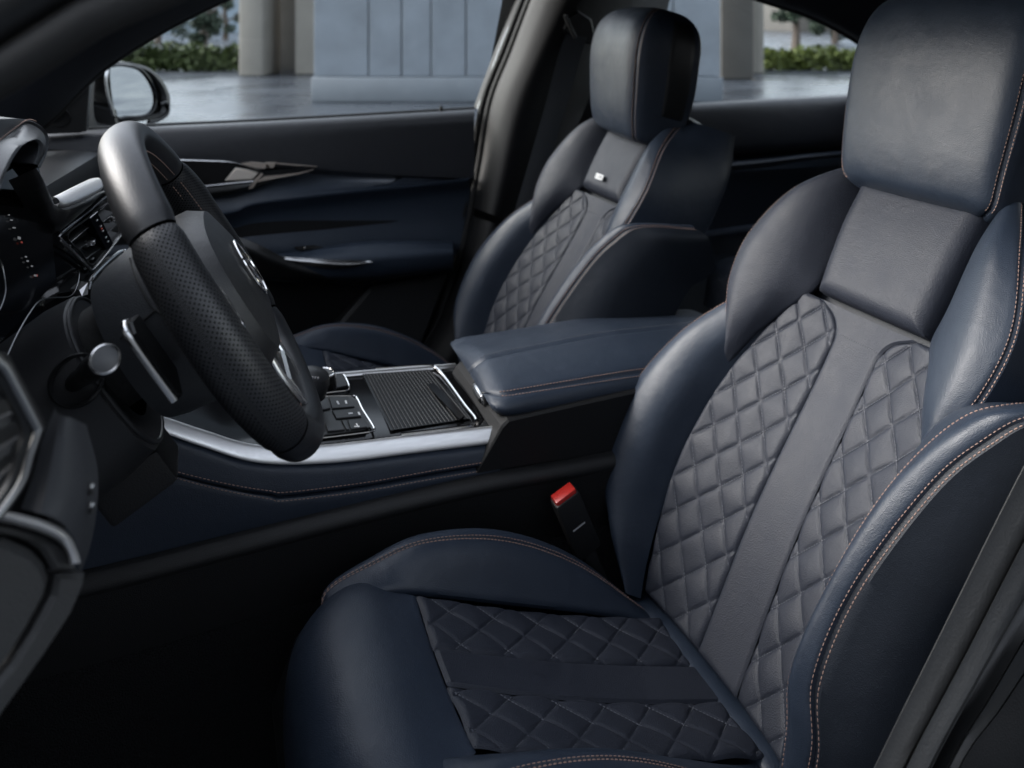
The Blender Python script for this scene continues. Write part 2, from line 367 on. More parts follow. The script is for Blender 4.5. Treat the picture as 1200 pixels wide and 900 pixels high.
        if sg < 0:
            k = int(np.argmin(np.linalg.norm(G[64] - M([(.1655, .225, .110)])[0], axis=1))) + 2; stitch(mb, G[:, k], N[:, k])
        mb.build('stitching', THREAD, o, smooth=False)
    # ---- headrest
    q = np.array([-.004, .002, .014, .05, .12, .185, .238, .272, .293, .301])
    wq = np.array([.092, .110, .121, .127, .134, .136, .131, .118, .095, .055])
    fr = np.array([.0, .022, .036, .054, .078, .096, .099, .086, .060, .022])
    bkq = np.array([-.03, -.055, -.072, -.078, -.072, -.060, -.050, -.035, -.012, .012])
    S0 = .652; frows, lrow, rrow, brow = [], [], [], []
    for i in range(len(q)):
        w, f, b, s = wq[i], fr[i], bkq[i], S0 + q[i]; dd = f - b
        frows.append(BK([(w * .955, s, f - .10 * dd), (w * .80, s, f - .015 * dd), (w * .4, s, f + .004), (0, s, f + .005), (-w * .4, s, f + .004), (-w * .80, s, f - .015 * dd), (-w * .955, s, f - .10 * dd)]))
        for sg, R_ in ((1, lrow), (-1, rrow)):
            R_.append(BK([(sg * w * .955, s, f - .10 * dd), (sg * w * .995, s, f - .25 * dd), (sg * w, s, f - .55 * dd), (sg * w * .96, s, b)]))
        brow.append(BK([(w * .93, s, b + .2 * dd), (w * .85, s, b - .01), (0, s, b - .02), (-w * .85, s, b - .01), (-w * .93, s, b + .2 * dd)]))
    base = spl(np.array([spl(r, 60) for r in frows]), 90); N = gnormals(base, up); G = rolled(base, N, .006, .008, 'lr')
    hd = MB().grid(G).build('headrest', LEATHER, root)
    mb = MB(); 
    for x in (.006, -.006): P, Q = col_at(G, N, x); stitch(mb, P[6:-6], Q[6:-6])
    for sg, R_ in ((1, lrow), (-1, rrow)):
        base2 = spl(np.array([spl(r, 24) for r in R_]), 90); N2 = gnormals(base2, A(0, sg, 0)); G2 = rolled(base2, N2, .005, .007, 'l')
        hs_ = MB().grid(G2).build('headrest_side', LEATHER, hd)
        Gp = G2[22:74, 11:22]; Np = N2[22:74, 11:22]; MB().grid(rolled(Gp + Np * .0016, Np, .0022, .004, 'lrbt')).build('side_cover', SATIN, hd)
        P, Q = col_at(G2, N2, .006); stitch(mb, P[6:-6], Q[6:-6])
    mb.build('stitching', THREAD, hd, smooth=False)
    MB().grid(spl(np.array([spl(r, 40) for r in brow]), 60)).build('headrest_cover', SATIN, hd)
    # ---- cushion
    ci = [(.024, -.001), (.026, .12), (.027, .24), (.027, .366)]
    co = [(.100, -.001), (.100, .12), (.101, .24), (.103, .366)]
    for sg in (1, -1):
        quilt_panel('cushion_quilt', ci, co, sg, hq, CU, INSERT, root, cn, ph=(.012, .006), nu=190, nv=56)
    L = np.array(ci); g = grid([L, L * A(-1, 1)], 90, 20); y, c = g[..., 0], g[..., 1]
    base = CU(np.stack([y, c, hq(y, c) + .0030], -1)); N = gnormals(base, cn)
    MB().grid(rolled(base, N, .0035, .005, 'lrb')).build('cushion_band', INSERT, root)
    prof = [(.0, .0), (-.03, .005), (-.07, .004), (-.102, -.010), (-.122, -.034), (-.130, -.065), (-.124, -.10), (-.104, -.15), (-.07, -.19)]
    cv = []
    for f in np.linspace(-1, 1, 13):
        yy = f * .102; rt = .03 * abs(f) ** 5
        cv.append([(yy + .036 * f * min(1, -cc / .08), cc * 1.0 + rt * min(1, -cc / .12), hh + (hq(yy, 0) if i == 0 else 0) - .006 * abs(f) ** 6 * (i > 0)) for i, (cc, hh) in enumerate(prof)])
    base = CU(grid(cv, 70, 60)); N = gnormals(base, cn); MB().grid(rolled(base, N, .003, .006, 'lrb')).build('cushion_front', LEATHER, root)
    for sg in (1, -1):
        M = lambda c: CU(mir(c, sg))
        inn = [(.085, -.075, -.12), (.092, -.085, -.045), (.104, -.092, -.016), (.104, -.045, .001), (.103, .02, .003), (.102, .12, .003), (.103, .24, .003), (.106, .355, .0)]
        md = [(.092, -.080, -.12), (.106, -.092, -.048), (.122, -.096, -.020), (.127, -.05, .008), (.128, .012, .036), (.128, .12, .046), (.126, .24, .032), (.118, .36, .0)]
        rg = [(.100, -.078, -.12), (.120, -.092, -.052), (.140, -.096, -.024), (.147, -.050, .011), (.150, .012, .044), (.151, .115, .060), (.148, .235, .044), (.135, .365, -.004)]
        ou = [(.112, -.072, -.12), (.134, -.085, -.058), (.154, -.088, -.034), (.162, -.046, .002), (.166, .012, .036), (.167, .115, .052), (.163, .235, .036), (.145, .368, -.012)]
        si = [(.130, -.06, -.14), (.152, -.07, -.09), (.172, -.065, -.065), (.184, -.038, -.045), (.190, .012, -.03), (.192, .115, -.02), (.186, .235, -.03), (.165, .368, -.06)]
        dn = [(.146, -.08, -.17), (.158, -.08, -.165), (.17, -.06, -.16), (.18, -.03, -.155), (.188, .02, -.15), (.190, .115, -.15), (.186, .235, -.15), (.165, .36, -.15)]
        drop = A(0, 0, .027 if sg < 0 else 0)
        md, rg, ou = [[tuple(np.array(p) - drop * (.6 if q_ is md else 1)) for p in q_] for q_ in (md, rg, ou)]
        base = grid([M(inn), M(md), M(rg), M(ou)], 110, 36); N = gnormals(base, cn); G = rolled(base, N, .006, .008, 'lr')
        kc = int(np.argmin(np.abs(G[60, :, 1] - (SY + .022 + sg * .1425)))); G = G - N * (.0025 * np.exp(-((np.arange(36) - kc) / .7) ** 2))[None, :, None]
        o = MB().grid(G).build('cushion_bolster', LEATHER, root)
        base2 = grid([M(ou), M(si), M(dn)], 110, 22); N2 = gnormals(base2, A(0, sg, 0)); G2 = rolled(base2, N2, .005, .007, 'l')
        MB().grid(G2).build('bolster_side', LEATHER_SHADED, root)
        mb = MB(); kc = int(np.argmin(np.abs(G[60, :, 1] - (SY + .022 + sg * .1425)))); N_ = gnormals(G, cn)
        for dk in (-1, 1): stitch(mb, G[12:, kc + dk], N_[12:, kc + dk])
        mb.build('stitching', THREAD, o, smooth=False)
    # smooth roll where cushion meets backrest
    P = CU(spl([(.16, .380, -.016), (.1, .387, -.006), (0, .387, -.009), (-.1, .387, -.006), (-.16, .380, -.016)], 50))
    MB().tube(P, .030, n=24, n1=tuple(cn), oval=.58).build('cushion_roll', LEATHER, root)
    mb = MB(); mb.box(CU([0, .13, -.12]), (.24, .16, .05), ax=[cu, A(0, 1, 0), cn], bev=.02); mb.build('seat_base', PLASTIC, root)
    mb = MB()
    for sg in (1, -1): mb.box((.34, SY + .02 + sg * .15, .19), (.27, .016, .014), bev=.003)
    mb.box((.17, SY + .165, .23), (.012, .012, .05), bev=.003)
    mb.build('seat_rail', SATIN, root)
    return root
seat = make_seat()
def kids(o): return [c for c in list(SC.objects) if c.parent is o]
def copy_tree(o, parent=None):
    c = o.copy(); COL.objects.link(c); c.parent = parent
    for k in kids(o): copy_tree(k, c)
    return c
seat2 = copy_tree(seat)
seat2.location.y += .705
for k_ in kids(seat2):
    if k_.name.startswith('headrest'):          # turned a little towards the far door and lowered
        hc = BK(A(0, .79, .02)) - A(*seat.location); RM = Matrix.Rotation(math.radians(-9), 3, 'Z') @ Matrix.Rotation(math.radians(-12), 3, 'Y'); R3 = np.array(RM) @ np.diag([1, 1, .93]); k_.rotation_euler = RM.to_euler(); k_.scale = (1, 1, .93)
        k_.location = hc - R3 @ hc + A(-.064, .0, -.012)
seat2['label'] = 'navy leather passenger seat with small white badge, beside the far door'
# ================================================================ place outside the car
def ground_pt(r, t, z=0.0): return FW * t + RT * r + A(0, 0, z)
ASPHALT = mat('wet asphalt', (.040, .047, .058), .28, spec=.5, bump=[('noise', 30, .002), ('noise', 1.2, .004)], var=.35, varscale=.9, rvar=.14)
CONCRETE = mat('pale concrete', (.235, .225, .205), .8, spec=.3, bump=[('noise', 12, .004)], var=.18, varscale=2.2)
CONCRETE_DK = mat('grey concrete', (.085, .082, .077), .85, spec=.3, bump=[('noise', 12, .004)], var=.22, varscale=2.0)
CLAD = mat('blue grey cladding', (.135, .158, .187), .6, spec=.4, bump=[('noise', 8, .004)], var=.35, varscale=2.2)
LEAF = mat('leaf green', (.042, .062, .020), .6, spec=.3, var=.5, varscale=3)
LEAF2 = mat('yellow green leaf', (.085, .11, .024), .6, spec=.3, var=.4, varscale=3)
LEAF3 = mat('dark leaf', (.022, .036, .022), .6, spec=.3, var=.5, varscale=3)
BARK = mat('bark', (.07, .055, .045), .85, bump=[('noise', 20, .01)])
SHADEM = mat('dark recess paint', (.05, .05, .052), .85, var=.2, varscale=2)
structure(MB().add([(-600, -600, 0), (600, -600, 0), (600, 600, 0), (-600, 600, 0)], [(0, 1, 2, 3)]).build('ground', ASPHALT, smooth=False))
AXB = [RT, FW, A(0, 0, 1)]
def slab(mb, r0, r1, t0, t1, z0, z1, bev=.02):
    return mb.box(ground_pt((r0 + r1) / 2, (t0 + t1) / 2, (z0 + z1) / 2), ((r1 - r0) / 2, (t1 - t0) / 2, (z1 - z0) / 2), ax=AXB, bev=bev)
def pr_(u, t): return (u - 600) / FPX * t
structure(slab(MB(), -9, 9, -3.2, -2.9, 0, 3.3).build('light_blocker', SHADE_WALL, smooth=False))  # unseen wall, added to block light from the camera side
# wall of upright cladding panels
wl = thing('cladding_wall', 'blue grey wall of tall upright panels outside the car windows', 'wall', ground_pt(.2, 10.8))
edges = [366, 431, 470, 505, 546, 606, 668, 742, 790, 846]
for a, b in zip(edges[:-1], edges[1:]):
    mb = MB(); slab(mb, pr_(a, 10.6) + .009, pr_(b, 10.6) - .009, 10.62 + .03 * ((a // 7) % 3), 10.9, .36, 5.6, .008); mb.build('cladding_panel', CLAD, wl, smooth=False)
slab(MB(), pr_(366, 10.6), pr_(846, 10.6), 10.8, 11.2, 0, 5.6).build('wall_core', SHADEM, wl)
slab(MB(), pr_(366, 10.6) - .01, pr_(846, 10.6) + .01, 10.56, 10.79, .002, .352).build('plinth', mat('blue grey plinth', (.10, .118, .14), .6, var=.2, varscale=3), wl)
def column(u0, u1, t, dep, m, label, h=6.0):
    o = MB(); slab(o, pr_(u0, t), pr_(u1, t), t, t + dep, .0, h, .05); o = o.build('concrete_column', m); tag(o, label, 'column', 'concrete columns outside')
column(279, 308, 15.2, 1.2, CONCRETE, 'pale concrete column beside the clipped hedge')
column(345, 372, 15.6, 1.2, CONCRETE, 'slim concrete column seen just before the blue grey wall')
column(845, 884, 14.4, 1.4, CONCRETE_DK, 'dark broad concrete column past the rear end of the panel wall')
column(882, 896, 15.9, .7, CONCRETE, 'lighter side face of the dark broad column, built as a separate slab')  # the broad column's lighter side face, added as its own pale slab
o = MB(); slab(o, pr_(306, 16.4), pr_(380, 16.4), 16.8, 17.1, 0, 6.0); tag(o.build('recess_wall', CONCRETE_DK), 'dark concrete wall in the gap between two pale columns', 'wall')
def leaves(mb, c, rad, n, size):
    p = rng.normal(size=(n, 3)); p = nrm(p) * (rng.random((n, 1)) ** .45) * np.array(rad) + np.array(c)
    for q in p:
        a = nrm(rng.normal(size=3)); b = nrm(np.cross(a, rng.normal(size=3))); s = size * (.6 + .8 * rng.random())
        mb.add([q - a * s, q - b * s * .5, q + a * s, q + b * s * .5], [(0, 1, 2, 3)])
def hedge(u0, u1, t, h, m, label, n):
    mb = MB(); r0, r1 = pr_(u0, t), pr_(u1, t); k = int((r1 - r0) / .28) + 1
    for i in range(k):
        x = r0 + (r1 - r0) * (i + .5) / k; hh = h * (.88 + .24 * rng.random())
        leaves(mb, ground_pt(x, t, hh * .5), (.30, .30, hh * .52), n, .075); leaves(mb, ground_pt(x, t, hh * .26), (.30, .28, hh * .28), n // 2, .07)
    o = mb.build('hedge', m, smooth=False); tag(o, label, 'hedge', 'low hedges outside'); return o
hedge(60, 282, 16.6, .62, LEAF, 'dark green clipped hedge seen over the door mirror', 260)
hedge(893, 1060, 17.0, .50, LEAF2, 'bright yellow green hedge seen through the rear window', 240)
def tree(u, t, h, spread, m, label):
    c = ground_pt(pr_(u, t), t); o = thing('tree', label, 'tree', c, 'trees beyond the hedges')
    P = np.array([c, c + A(.05, 0, h * .3), c + A(-.05, .1, h * .6), c + A(0, 0, h * .95)]); mb = MB(); mb.tube(spl(P, 12), np.linspace(.16, .04, 12), 8)
    for k in range(7):
        a = k * 2.4; b = c + A(0, 0, h * (.35 + .07 * k)); mb.tube(spl([b, b + A(math.cos(a), math.sin(a), .5) * spread * .4, b + A(math.cos(a), math.sin(a), .9) * spread * .75], 6), np.linspace(.06, .015, 6), 6)
    mb.build('trunk', BARK, o)
    mb = MB()
    for k in range(11):
        a = rng.random() * 6.28; d = spread * .75 * math.sqrt(rng.random()); z = h * (.12 + .85 * rng.random())
        leaves(mb, c + A(math.cos(a) * d, math.sin(a) * d, z), (spread * .30, spread * .30, spread * .24), 110, .11)
    mb.build('crown', m, o, smooth=False)
tree(238, 27, 3.6, 1.0, LEAF3, 'slender dark tree standing behind the clipped hedge')
tree(185, 34, 3.6, 1.9, LEAF3, 'bushy tree half hidden by the windscreen pillar')
tree(264, 40, 2.8, 1.2, LEAF3, 'low tree beside the pale column')
tree(932, 26, 3.2, 1.0, LEAF3, 'dark tree behind the yellow green hedge')
tree(978, 34, 2.6, 1.2, LEAF3, 'small tree at the end of the rear window')
PALE = mat('pale blue sky tone', (.20, .255, .31), .6, var=.35, varscale=.35)  # tone of the pale sky, for the added blocks
o = MB(); slab(o, pr_(60, 58), pr_(300, 58), 58, 70, 0, 9); tag(o.build('distant_block', PALE), 'added pale blue block standing for the sky behind the clipped hedge and slender tree', 'building')  # added block, the pale sky put into its colour
o = MB(); slab(o, pr_(893, 75), pr_(1100, 75), 75, 85, 0, 9); tag(o.build('distant_block', PALE), 'added pale blue block standing for the sky in the rear window view', 'building')  # second added block in place of pale sky
o = MB(); slab(o, pr_(936, 60), pr_(985, 60), 60, 70, 0, 4.6); tag(o.build('distant_block', CONCRETE_DK), 'distant grey building behind the trees', 'building')

# ================================================================ body shell of the car
body = thing('car_shell', 'dark car body with roof, windscreen pillars, floor and door frames', 'car body', (.6, 1.1, .02))
e0 = [at(-60, 205, 1.80), at(45, 152, 1.80), at(130, 74, 1.80), at(262, 0, 1.80), A(.35, 1.79, 1.352), A(.8, 1.77, 1.392), A(1.2, 1.74, 1.345), A(1.479, 1.70, 1.252), A(1.669, 1.68, 1.197), A(1.837, 1.66, 1.118), A(2.1, 1.66, .98)]
e1 = [p + A(-.02, -.05, .012) for p in e0]
e2 = [at(-80, 130, 1.70), at(0, 86, 1.68), at(60, 46, 1.66), at(145, -4, 1.64), A(.30, 1.60, 1.40), A(.8, 1.58, 1.435), A(1.2, 1.56, 1.40), A(1.50, 1.54, 1.31), A(1.72, 1.52, 1.25), A(1.9, 1.50, 1.19), A(2.2, 1.5, 1.05)]
e3 = [p + A(-.03, -.02, .05) for p in e2]
PILLAR = mat('pillar trim cloth', (.016, .018, .023), .8, spec=.2, bump=[('noise', 900, .0003)])
G = grid([[p + A(0, .03, 0) for p in e0], e0, e1, e2, e3], 90, 24); MB().grid(G).build('side_rail', PILLAR, body)
mb = MB(); mb.tube(spl([p + A(0, .012, 0) for p in e0], 90), .007, 8); mb.build('window_seal', RUBBER, body)
rc = []
for Y, dz in ((1.58, 0), (1.3, .02), (1.09, .025), (.85, .02), (.55, -.01), (.43, -.06)): rc.append([A(.24, Y, 1.39 + dz), A(.5, Y, 1.428 + dz), A(.85, Y, 1.44 + dz), A(1.25, Y, 1.40 + dz), A(1.6, Y, 1.30 + dz), A(2.0, Y, 1.16 + dz), A(2.5, Y, .95 + dz)])
G = grid(rc, 50, 30); m_ = MB(); m_.grid(G); m_.grid(G + A(0, 0, .03)); m_.build('roof', HEADLINER, body)
# windscreen pillar and roof rail on the driver's side
n0 = [A(-.55, .50, .93), A(-.25, .455, 1.075), A(-.088, .43, 1.172), A(-.028, .42, 1.209), A(.25, .41, 1.33), A(.7, .40, 1.37), A(1.2, .42, 1.34), A(1.6, .45, 1.25)]
for dx, r, m in ((0, .011, RUBBER), (-.022, .014, SATIN), (-.046, .016, RUBBER)):
    MB().tube(spl([p + A(dx * .6, dx * -.2, -dx * .95) for p in n0], 60), r, 14).build('windscreen_pillar', m, body)
# floor, tunnel side, firewall, rear bulkhead, far sill
MB().box((.5, 1.1, .165), (1.0, .72, .012)).build('floor_carpet', CARPET, body)
MB().box((-.52, 1.1, .52), (.02, .76, .40)).build('bulkhead', CARPET, body)
MB().box((2.1, 1.1, .55), (.03, .76, .42)).build('rear_shelf', CARPET, body)
MB().box((.6, 2.02, .30), (1.5, .05, .22)).build('body_side', GLOSS, body)
MB().box((.6, 1.83, .20), (1.2, .06, .05), bev=.015).build('door_sill', SATIN, body)
MB().box((.35, .44, .20), (1.0, .05, .05), bev=.015).build('door_sill', SATIN, body)
# closed rear door and pillar on the driver's side, out of view, added to shade the seat
MB().box((1.55, .30, .58), (.75, .06, .38), bev=.03).build('body_side', GLOSS, body)
MB().tube(spl([A(.80, .33, .5), A(.86, .35, .95), A(.95, .41, 1.33)], 20), .06, 12).build('door_pillar', SATIN, body)
# centre pillar on the passenger side
fr_ = [(640, -40), (623, 0), (600, 60), (577, 120), (563, 200), (546, 285), (517, 372), (488, 430), (470, 520)]
re_ = [(790, -40), (755, 0), (715, 60), (676, 150), (640, 240), (618, 300), (600, 390), (590, 450), (580, 520)]
rows = []
for (a, b), (c, d) in zip(fr_, re_):
    f = lambda k: (a + (c - a) * k, b + (d - b) * k)
    rows.append([at(*f(-.02), 1.86), at(*f(0), 1.845), at(*f(.07), 1.822), at(*f(.16), 1.798), at(*f(.28), 1.776), at(*f(.36), 1.770), at(*f(.50), 1.776), at(*f(.75), 1.81), at(*f(1.0), 1.87)])
PIL2 = mat('centre pillar trim', (.0062, .0063, .0066), .55, spec=.35, bump=[('noise', 700, .0003)])
G = np.array([spl(np.array(r), 40) for r in rows]); G = spl(G, 80)
cp = MB().grid(G[:46]).build('centre_pillar', PIL2, body)
cut = MB().grid(G[46:] - A(0, .004, 0)); cut.build('lower_pillar_trim', PIL2, cp)
# black door aperture behind the pillar
MB().add([at(600, -60, 1.95), at(800, -60, 1.95), at(760, 100, 1.95), at(600, 480, 1.95), at(440, 480, 1.95), at(540, 200, 1.95), at(566, 120, 1.95)], [(0, 1, 2, 3, 4, 5, 6)]).build('door_aperture', RUBBER, body)
for k, (dd, Y) in enumerate(((0, 1.88), (8, 1.86))):
    P = [at(u + dd - 11, v, Y) for u, v in fr_]; MB().tube(spl(P, 60), .009, 10).build('door_seal', RUBBER, body)
# door opening by the driver: seals and pillar trim
ln = {0: [(960, 1040), (1024, 900), (1098, 750), (1200, 545), (1290, 380), (1400, 120), (1470, -80)], 1: [(1000, 1040), (1062, 900), (1133, 765), (1200, 635), (1290, 470), (1415, 170), (1490, -60)], 2: [(1030, 1040), (1090, 900), (1150, 790), (1200, 700), (1290, 540), (1430, 220), (1510, -40)],
      3: [(1060, 1040), (1112, 900), (1160, 820), (1200, 752), (1290, 600), (1440, 260), (1525, -20)], 4: [(1075, 1040), (1124, 900), (1170, 835), (1200, 790), (1290, 655), (1450, 300), (1540, 0)], 5: [(1150, 1040), (1200, 920), (1250, 850), (1290, 800), (1350, 690), (1470, 340), (1560, 20)]}
def strip(name, a, b, Y0, Y1, bulge, m, dY=-.03):
    mid = [(np.array(p) + np.array(q)) / 2 for p, q in zip(ln[a], ln[b])]
    q1 = [np.array(p) * .85 + np.array(q) * .15 for p, q in zip(ln[a], ln[b])]; q3 = [np.array(p) * .15 + np.array(q) * .85 for p, q in zip(ln[a], ln[b])]
    cs = [[at(p[0] + 5, p[1] + 3, Y0 + .05) for p in ln[a]], [at(*p, Y0) for p in ln[a]], [at(*p, (Y0 * .85 + Y1 * .15) - bulge * .8) for p in q1], [at(*p, (Y0 + Y1) / 2 - bulge) for p in mid], [at(*p, (Y0 * .15 + Y1 * .85) - bulge * .8) for p in q3], [at(*p, Y1) for p in ln[b]], [at(p[0] + 2, p[1] + 1, Y1 + .035) for p in ln[b]]]
    return MB().grid(grid(cs, 60, 30)).build(name, m, body)
RUB2 = mat('grey weatherstrip', (.045, .046, .046), .65, spec=.35, bump=[('noise', 400, .0004), ('noise', 40, .001)])
strip('door_seal', 0, 1, .440, .428, .004, RUB2); strip('door_seal', 1, 2, .424, .416, .004, RUB2)
strip('door_frame_edge', 2, 3, .425, .412, .002, SATIN); strip('door_frame_edge', 3, 4, .408, .404, .003, SATIN); strip('door_frame_edge', 4, 5, .405, .390, .004, PLASTIC)
# ================================================================ centre console
con = thing('centre_console', 'centre console with gloss black top, silver side strip and padded armrest', 'console', (.3, 1.1, .18))
CTN = nrm(A(.108, 0, 1)); CT0 = A(.15, 1.0, .637)
def atc(u, v, up=0.0):
    """point seen at (u, v) on the sloping console top"""
    r = FW + (u - 600) / FPX * RT - A(0, 0, (v - 20) / FPX); p0 = CT0 + CTN * up; return CAM + r * (((p0 - CAM) @ CTN) / (r @ CTN))
topc = [(-.26, .86), (-.17, .80), (-.10, .752), (-.033, .712), (.01, .687), (.07, .656), (.149, .638), (.269, .625), (.40, .611)]
xs = np.array([p[0] for p in topc]); zs = np.array([p[1] for p in topc])
X = np.linspace(-.26, .402, 76); Z = spl(np.array(topc), 400); Z = np.interp(X, Z[:, 0], Z[:, 1])
c = lambda Y, dz: np.stack([X, np.full(76, Y), Z + dz], 1)
# gloss top
cs = [c(1.004, -.001), c(1.03, .002), c(1.11, .004), c(1.185, .002), c(1.202, -.001)]
MB().grid(grid(cs, 60, 20)).build('console_top', GLOSS, con)
# silver strips
w = np.interp(X, [-.1, .0, .1, .2, .4], [.006, .008, .010, .012, .0115])[:, None] * A(0, 0, 1)
cs = [c(1.006, .001), c(1.002, .0035), c(.998, .003), c(.990, .0) - w * .8, c(.989, -.003) - w, c(.994, -.005) - w]
MB().grid(grid(cs, 60, 24)).build('silver_strip', SILVER, con)
cs = [c(1.197, .002), c(1.200, .006), c(1.206, .005), c(1.209, -.008)]
MB().grid(grid(cs, 60, 14)).build('silver_strip', ALU, con)
# leather side, two panels meeting at a stitched seam
seam = spl(np.array([(-.26, .80), (-.18, .748), (-.11, .705), (-.065, .676), (.01, .636), (.07, .609), (.11, .597), (.21, .585), (.30, .579), (.39, .572)]), 300); sz = np.interp(X, seam[:, 0], seam[:, 1])
low = np.full(76, .552)
f = lambda Y, z: np.stack([X - np.clip((Z - .02 - z) * .32, 0, .03) * (X > .1), np.full(76, Y), z], 1)
zt = Z - .005 - w[:, 2]
cs = [f(.992, zt), f(.986, zt - .004), f(.982, (zt + sz) / 2), f(.980, sz + .004), f(.985, sz + .001)]
G = grid(cs, 90, 20); N = gnormals(G, A(0, -1, 0)); s1 = MB().grid(G).build('leather_side', LEATHER, con)
mb = MB(); stitch(mb, *col_at(G, N, -.009)); 
cs = [f(.986, sz - .001), f(.980, sz - .004), f(.979, (sz + low) / 2), f(.982, low)]
G2 = grid(cs, 90, 20); N2 = gnormals(G2, A(0, -1, 0)); MB().grid(G2).build('leather_side', LEATHER, con)
stitch(mb, *col_at(G2, N2, .007)); mb.build('stitching', THREAD, s1, smooth=False)
# plastic rear side under the armrest
rp = [at(u, v, .978) for u, v in ((588, 500), (596, 492), (760, 455), (830, 430), (860, 500), (800, 545), (712, 532), (557, 556))]
MB().prism(np.array(rp)[::-1] + A(0, .2, 0), A(0, -.2, 0), .003).build('rear_side', PLASTIC, con, smooth=False)
# tunnel ledge and lower side
rdg = [at(95, 676, .975), at(250, 637, .975), at(400, 599, .975), at(560, 561, .975), at(712, 533, .975), at(900, 488, .975)]
rdg = spl(np.array([rdg[0] + A(-.4, 0, .01)] + rdg), 60)
cs = [rdg + A(0, .03, .004), rdg + A(0, .004, .003), rdg + A(0, -.006, .0), rdg + A(0, -.012, -.010), rdg + A(0, -.010, -.018), rdg + A(0, -.008, -.06), rdg + A(0, -.004, -.10)]
LEDGE = mat('console skirt plastic', (.010, .0103, .011), .5, spec=.35, bump=[('voronoi', 900, .0002)])
MB().grid(grid(cs[:5], 60, 16)).build('console_ledge', LEDGE, con)
MB().grid(grid(cs[4:], 60, 8)).build('console_skirt', PLASTIC, con)
cs = [rdg + A(0, -.002, -.10), rdg + A(0, -.008, -.112), rdg * A(1, 1, 0) + A(0, -.05, .17)]
MB().grid(grid(cs, 60, 10)).build('tunnel_carpet', CARPET, con)
# shutter over the storage tray with its silver frame
corner = [(384, 436), (440, 432), (500, 428.5), (512, 432), (524, 446), (545, 475), (557, 490), (556, 496), (545, 500), (470, 509), (392, 518)]
fr3 = spl(np.array([atc(u, v, .0065) for u, v in corner[1:-1]]), 70)
MB().tube(fr3, .0022, 8).build('tray_frame', BRIGHT, con)
q = [atc(*p, .0052) for p in ((425, 438), (504, 432.5), (552, 490), (458, 504))]
nsl = 21; mb = MB(); ridge = MB()
U = np.linspace(0, 1, nsl * 8 + 1); V = np.linspace(0, 1, 12)
G = np.zeros((len(U), 12, 3))
for i, uu in enumerate(U):
    for j, vv in enumerate(V):
        p = (q[0] * (1 - vv) + q[3] * vv) * (1 - uu) + (q[1] * (1 - vv) + q[2] * vv) * uu
        G[i, j] = p + CTN * (.00015 * abs(math.sin(math.pi * uu * nsl)) ** .5 - .0005)
GREYGLOSS = mat('dark shutter slats', (.005, .005, .0052), .25, spec=.25)
tm = MB().grid(G).build('tray_shutter', GREYGLOSS, con)
mb = MB()
for k in range(1, nsl):
    uu = k / nsl; a = q[0] * (1 - uu) + q[1] * uu; b = q[3] * (1 - uu) + q[2] * uu
    mb.tube([a + CTN * .0006, b + CTN * .0006], .00035, 4)
mb.build('slat_edge', mat('slat edge', (.05, .05, .05), .4), tm)
hb_ = [atc(*p, .0066) for p in ((500, 452), (509, 450), (545, 489), (538, 493))]
MB().prism(np.array(hb_), CTN * .002, .0006).build('shutter_grip', GLOSS, tm, smooth=False)
# button cluster
def onc(pts, up): return np.array([atc(*p, up) for p in pts])
fb = spl(onc([(372, 464.5), (412, 464), (419, 468), (425, 480), (438, 501), (436, 505), (426, 507), (370, 514)], .0075), 60)
bf = MB().tube(fb, .0017, 8).build('button_frame', BRIGHT, con)
MB().prism(onc([(368, 466), (412, 466), (418, 470), (434, 502), (426, 505), (366, 513)], .0052), CTN * .0022, .0008).build('button_panel', SATIN, bf, smooth=False)
def button(pts, mark=None):
    o = MB().prism(onc(pts, .0075), CTN * .0025, .0008).build('button', SATIN, con, smooth=False)
    for mk in (mark or []): MB().prism(onc(mk, .0101), CTN * .0003).build('symbol', WHITE, o, smooth=False)
button([(385, 467), (409, 467), (415, 478), (389, 480)], [[(394, 470), (396, 470), (398, 474), (396, 474)], [(404, 469.5), (406, 469.5), (407, 473), (405, 473)]])
button([(374, 468), (383, 467.5), (387, 480), (376, 482)])
button([(389, 483), (418, 480.5), (423, 489), (394, 492)], [[(408, 484), (413, 483.6), (413.6, 484.8), (408.6, 485.2)], [(419, 483), (421, 482.8), (422.5, 486), (420.5, 486.2)]])
button([(407, 494), (424, 492.5), (430, 502), (411, 504.5)], [[(417, 496.5), (418.4, 496.4), (420.5, 500.5), (419.1, 500.6)], [(415, 499.5), (421, 499), (421.4, 500), (415.4, 500.5)]])
button([(380, 496), (398, 494.5), (404, 505), (384, 507)]); button([(400, 494.3), (405, 494), (409.5, 504.6), (405.6, 505)])
fb2 = spl(onc([(396, 439), (403, 439.5), (409, 452), (407, 457), (392, 459), (376, 461)], .0075), 40)
b2 = MB().tube(fb2, .0015, 8).build('button_frame', BRIGHT, con)
MB().prism(onc([(394, 440), (402, 441), (407, 454), (394, 457)], .0052), CTN * .0035, .0008).build('start_button', SATIN, b2, smooth=False)
# rotary dial
dc = atc(377, 453, .004); dl = MB(); dl.lathe([(0, .0), (.0175, .0), (.018, .002), (.0172, .020), (.0165, .0215), (.0145, .0212), (0, .0205)], dc, CTN, 40)
dl = dl.build('rotary_dial', SATIN, con)
MB().lathe([(.0148, .0212), (.0158, .0226), (.0172, .0222), (.0176, .0200), (.0172, .0196)], dc, CTN, 40).build('dial_ring', BRIGHT, dl)
mb = MB()
for k in range(28):
    a = k * 2 * math.pi / 28; d_ = A(math.cos(a), math.sin(a), 0); mb.tube([dc + d_ * .0178 + CTN * .003, dc + d_ * .0174 + CTN * .018], .0007, 4)
mb.build('dial_knurl', SATIN, dl)
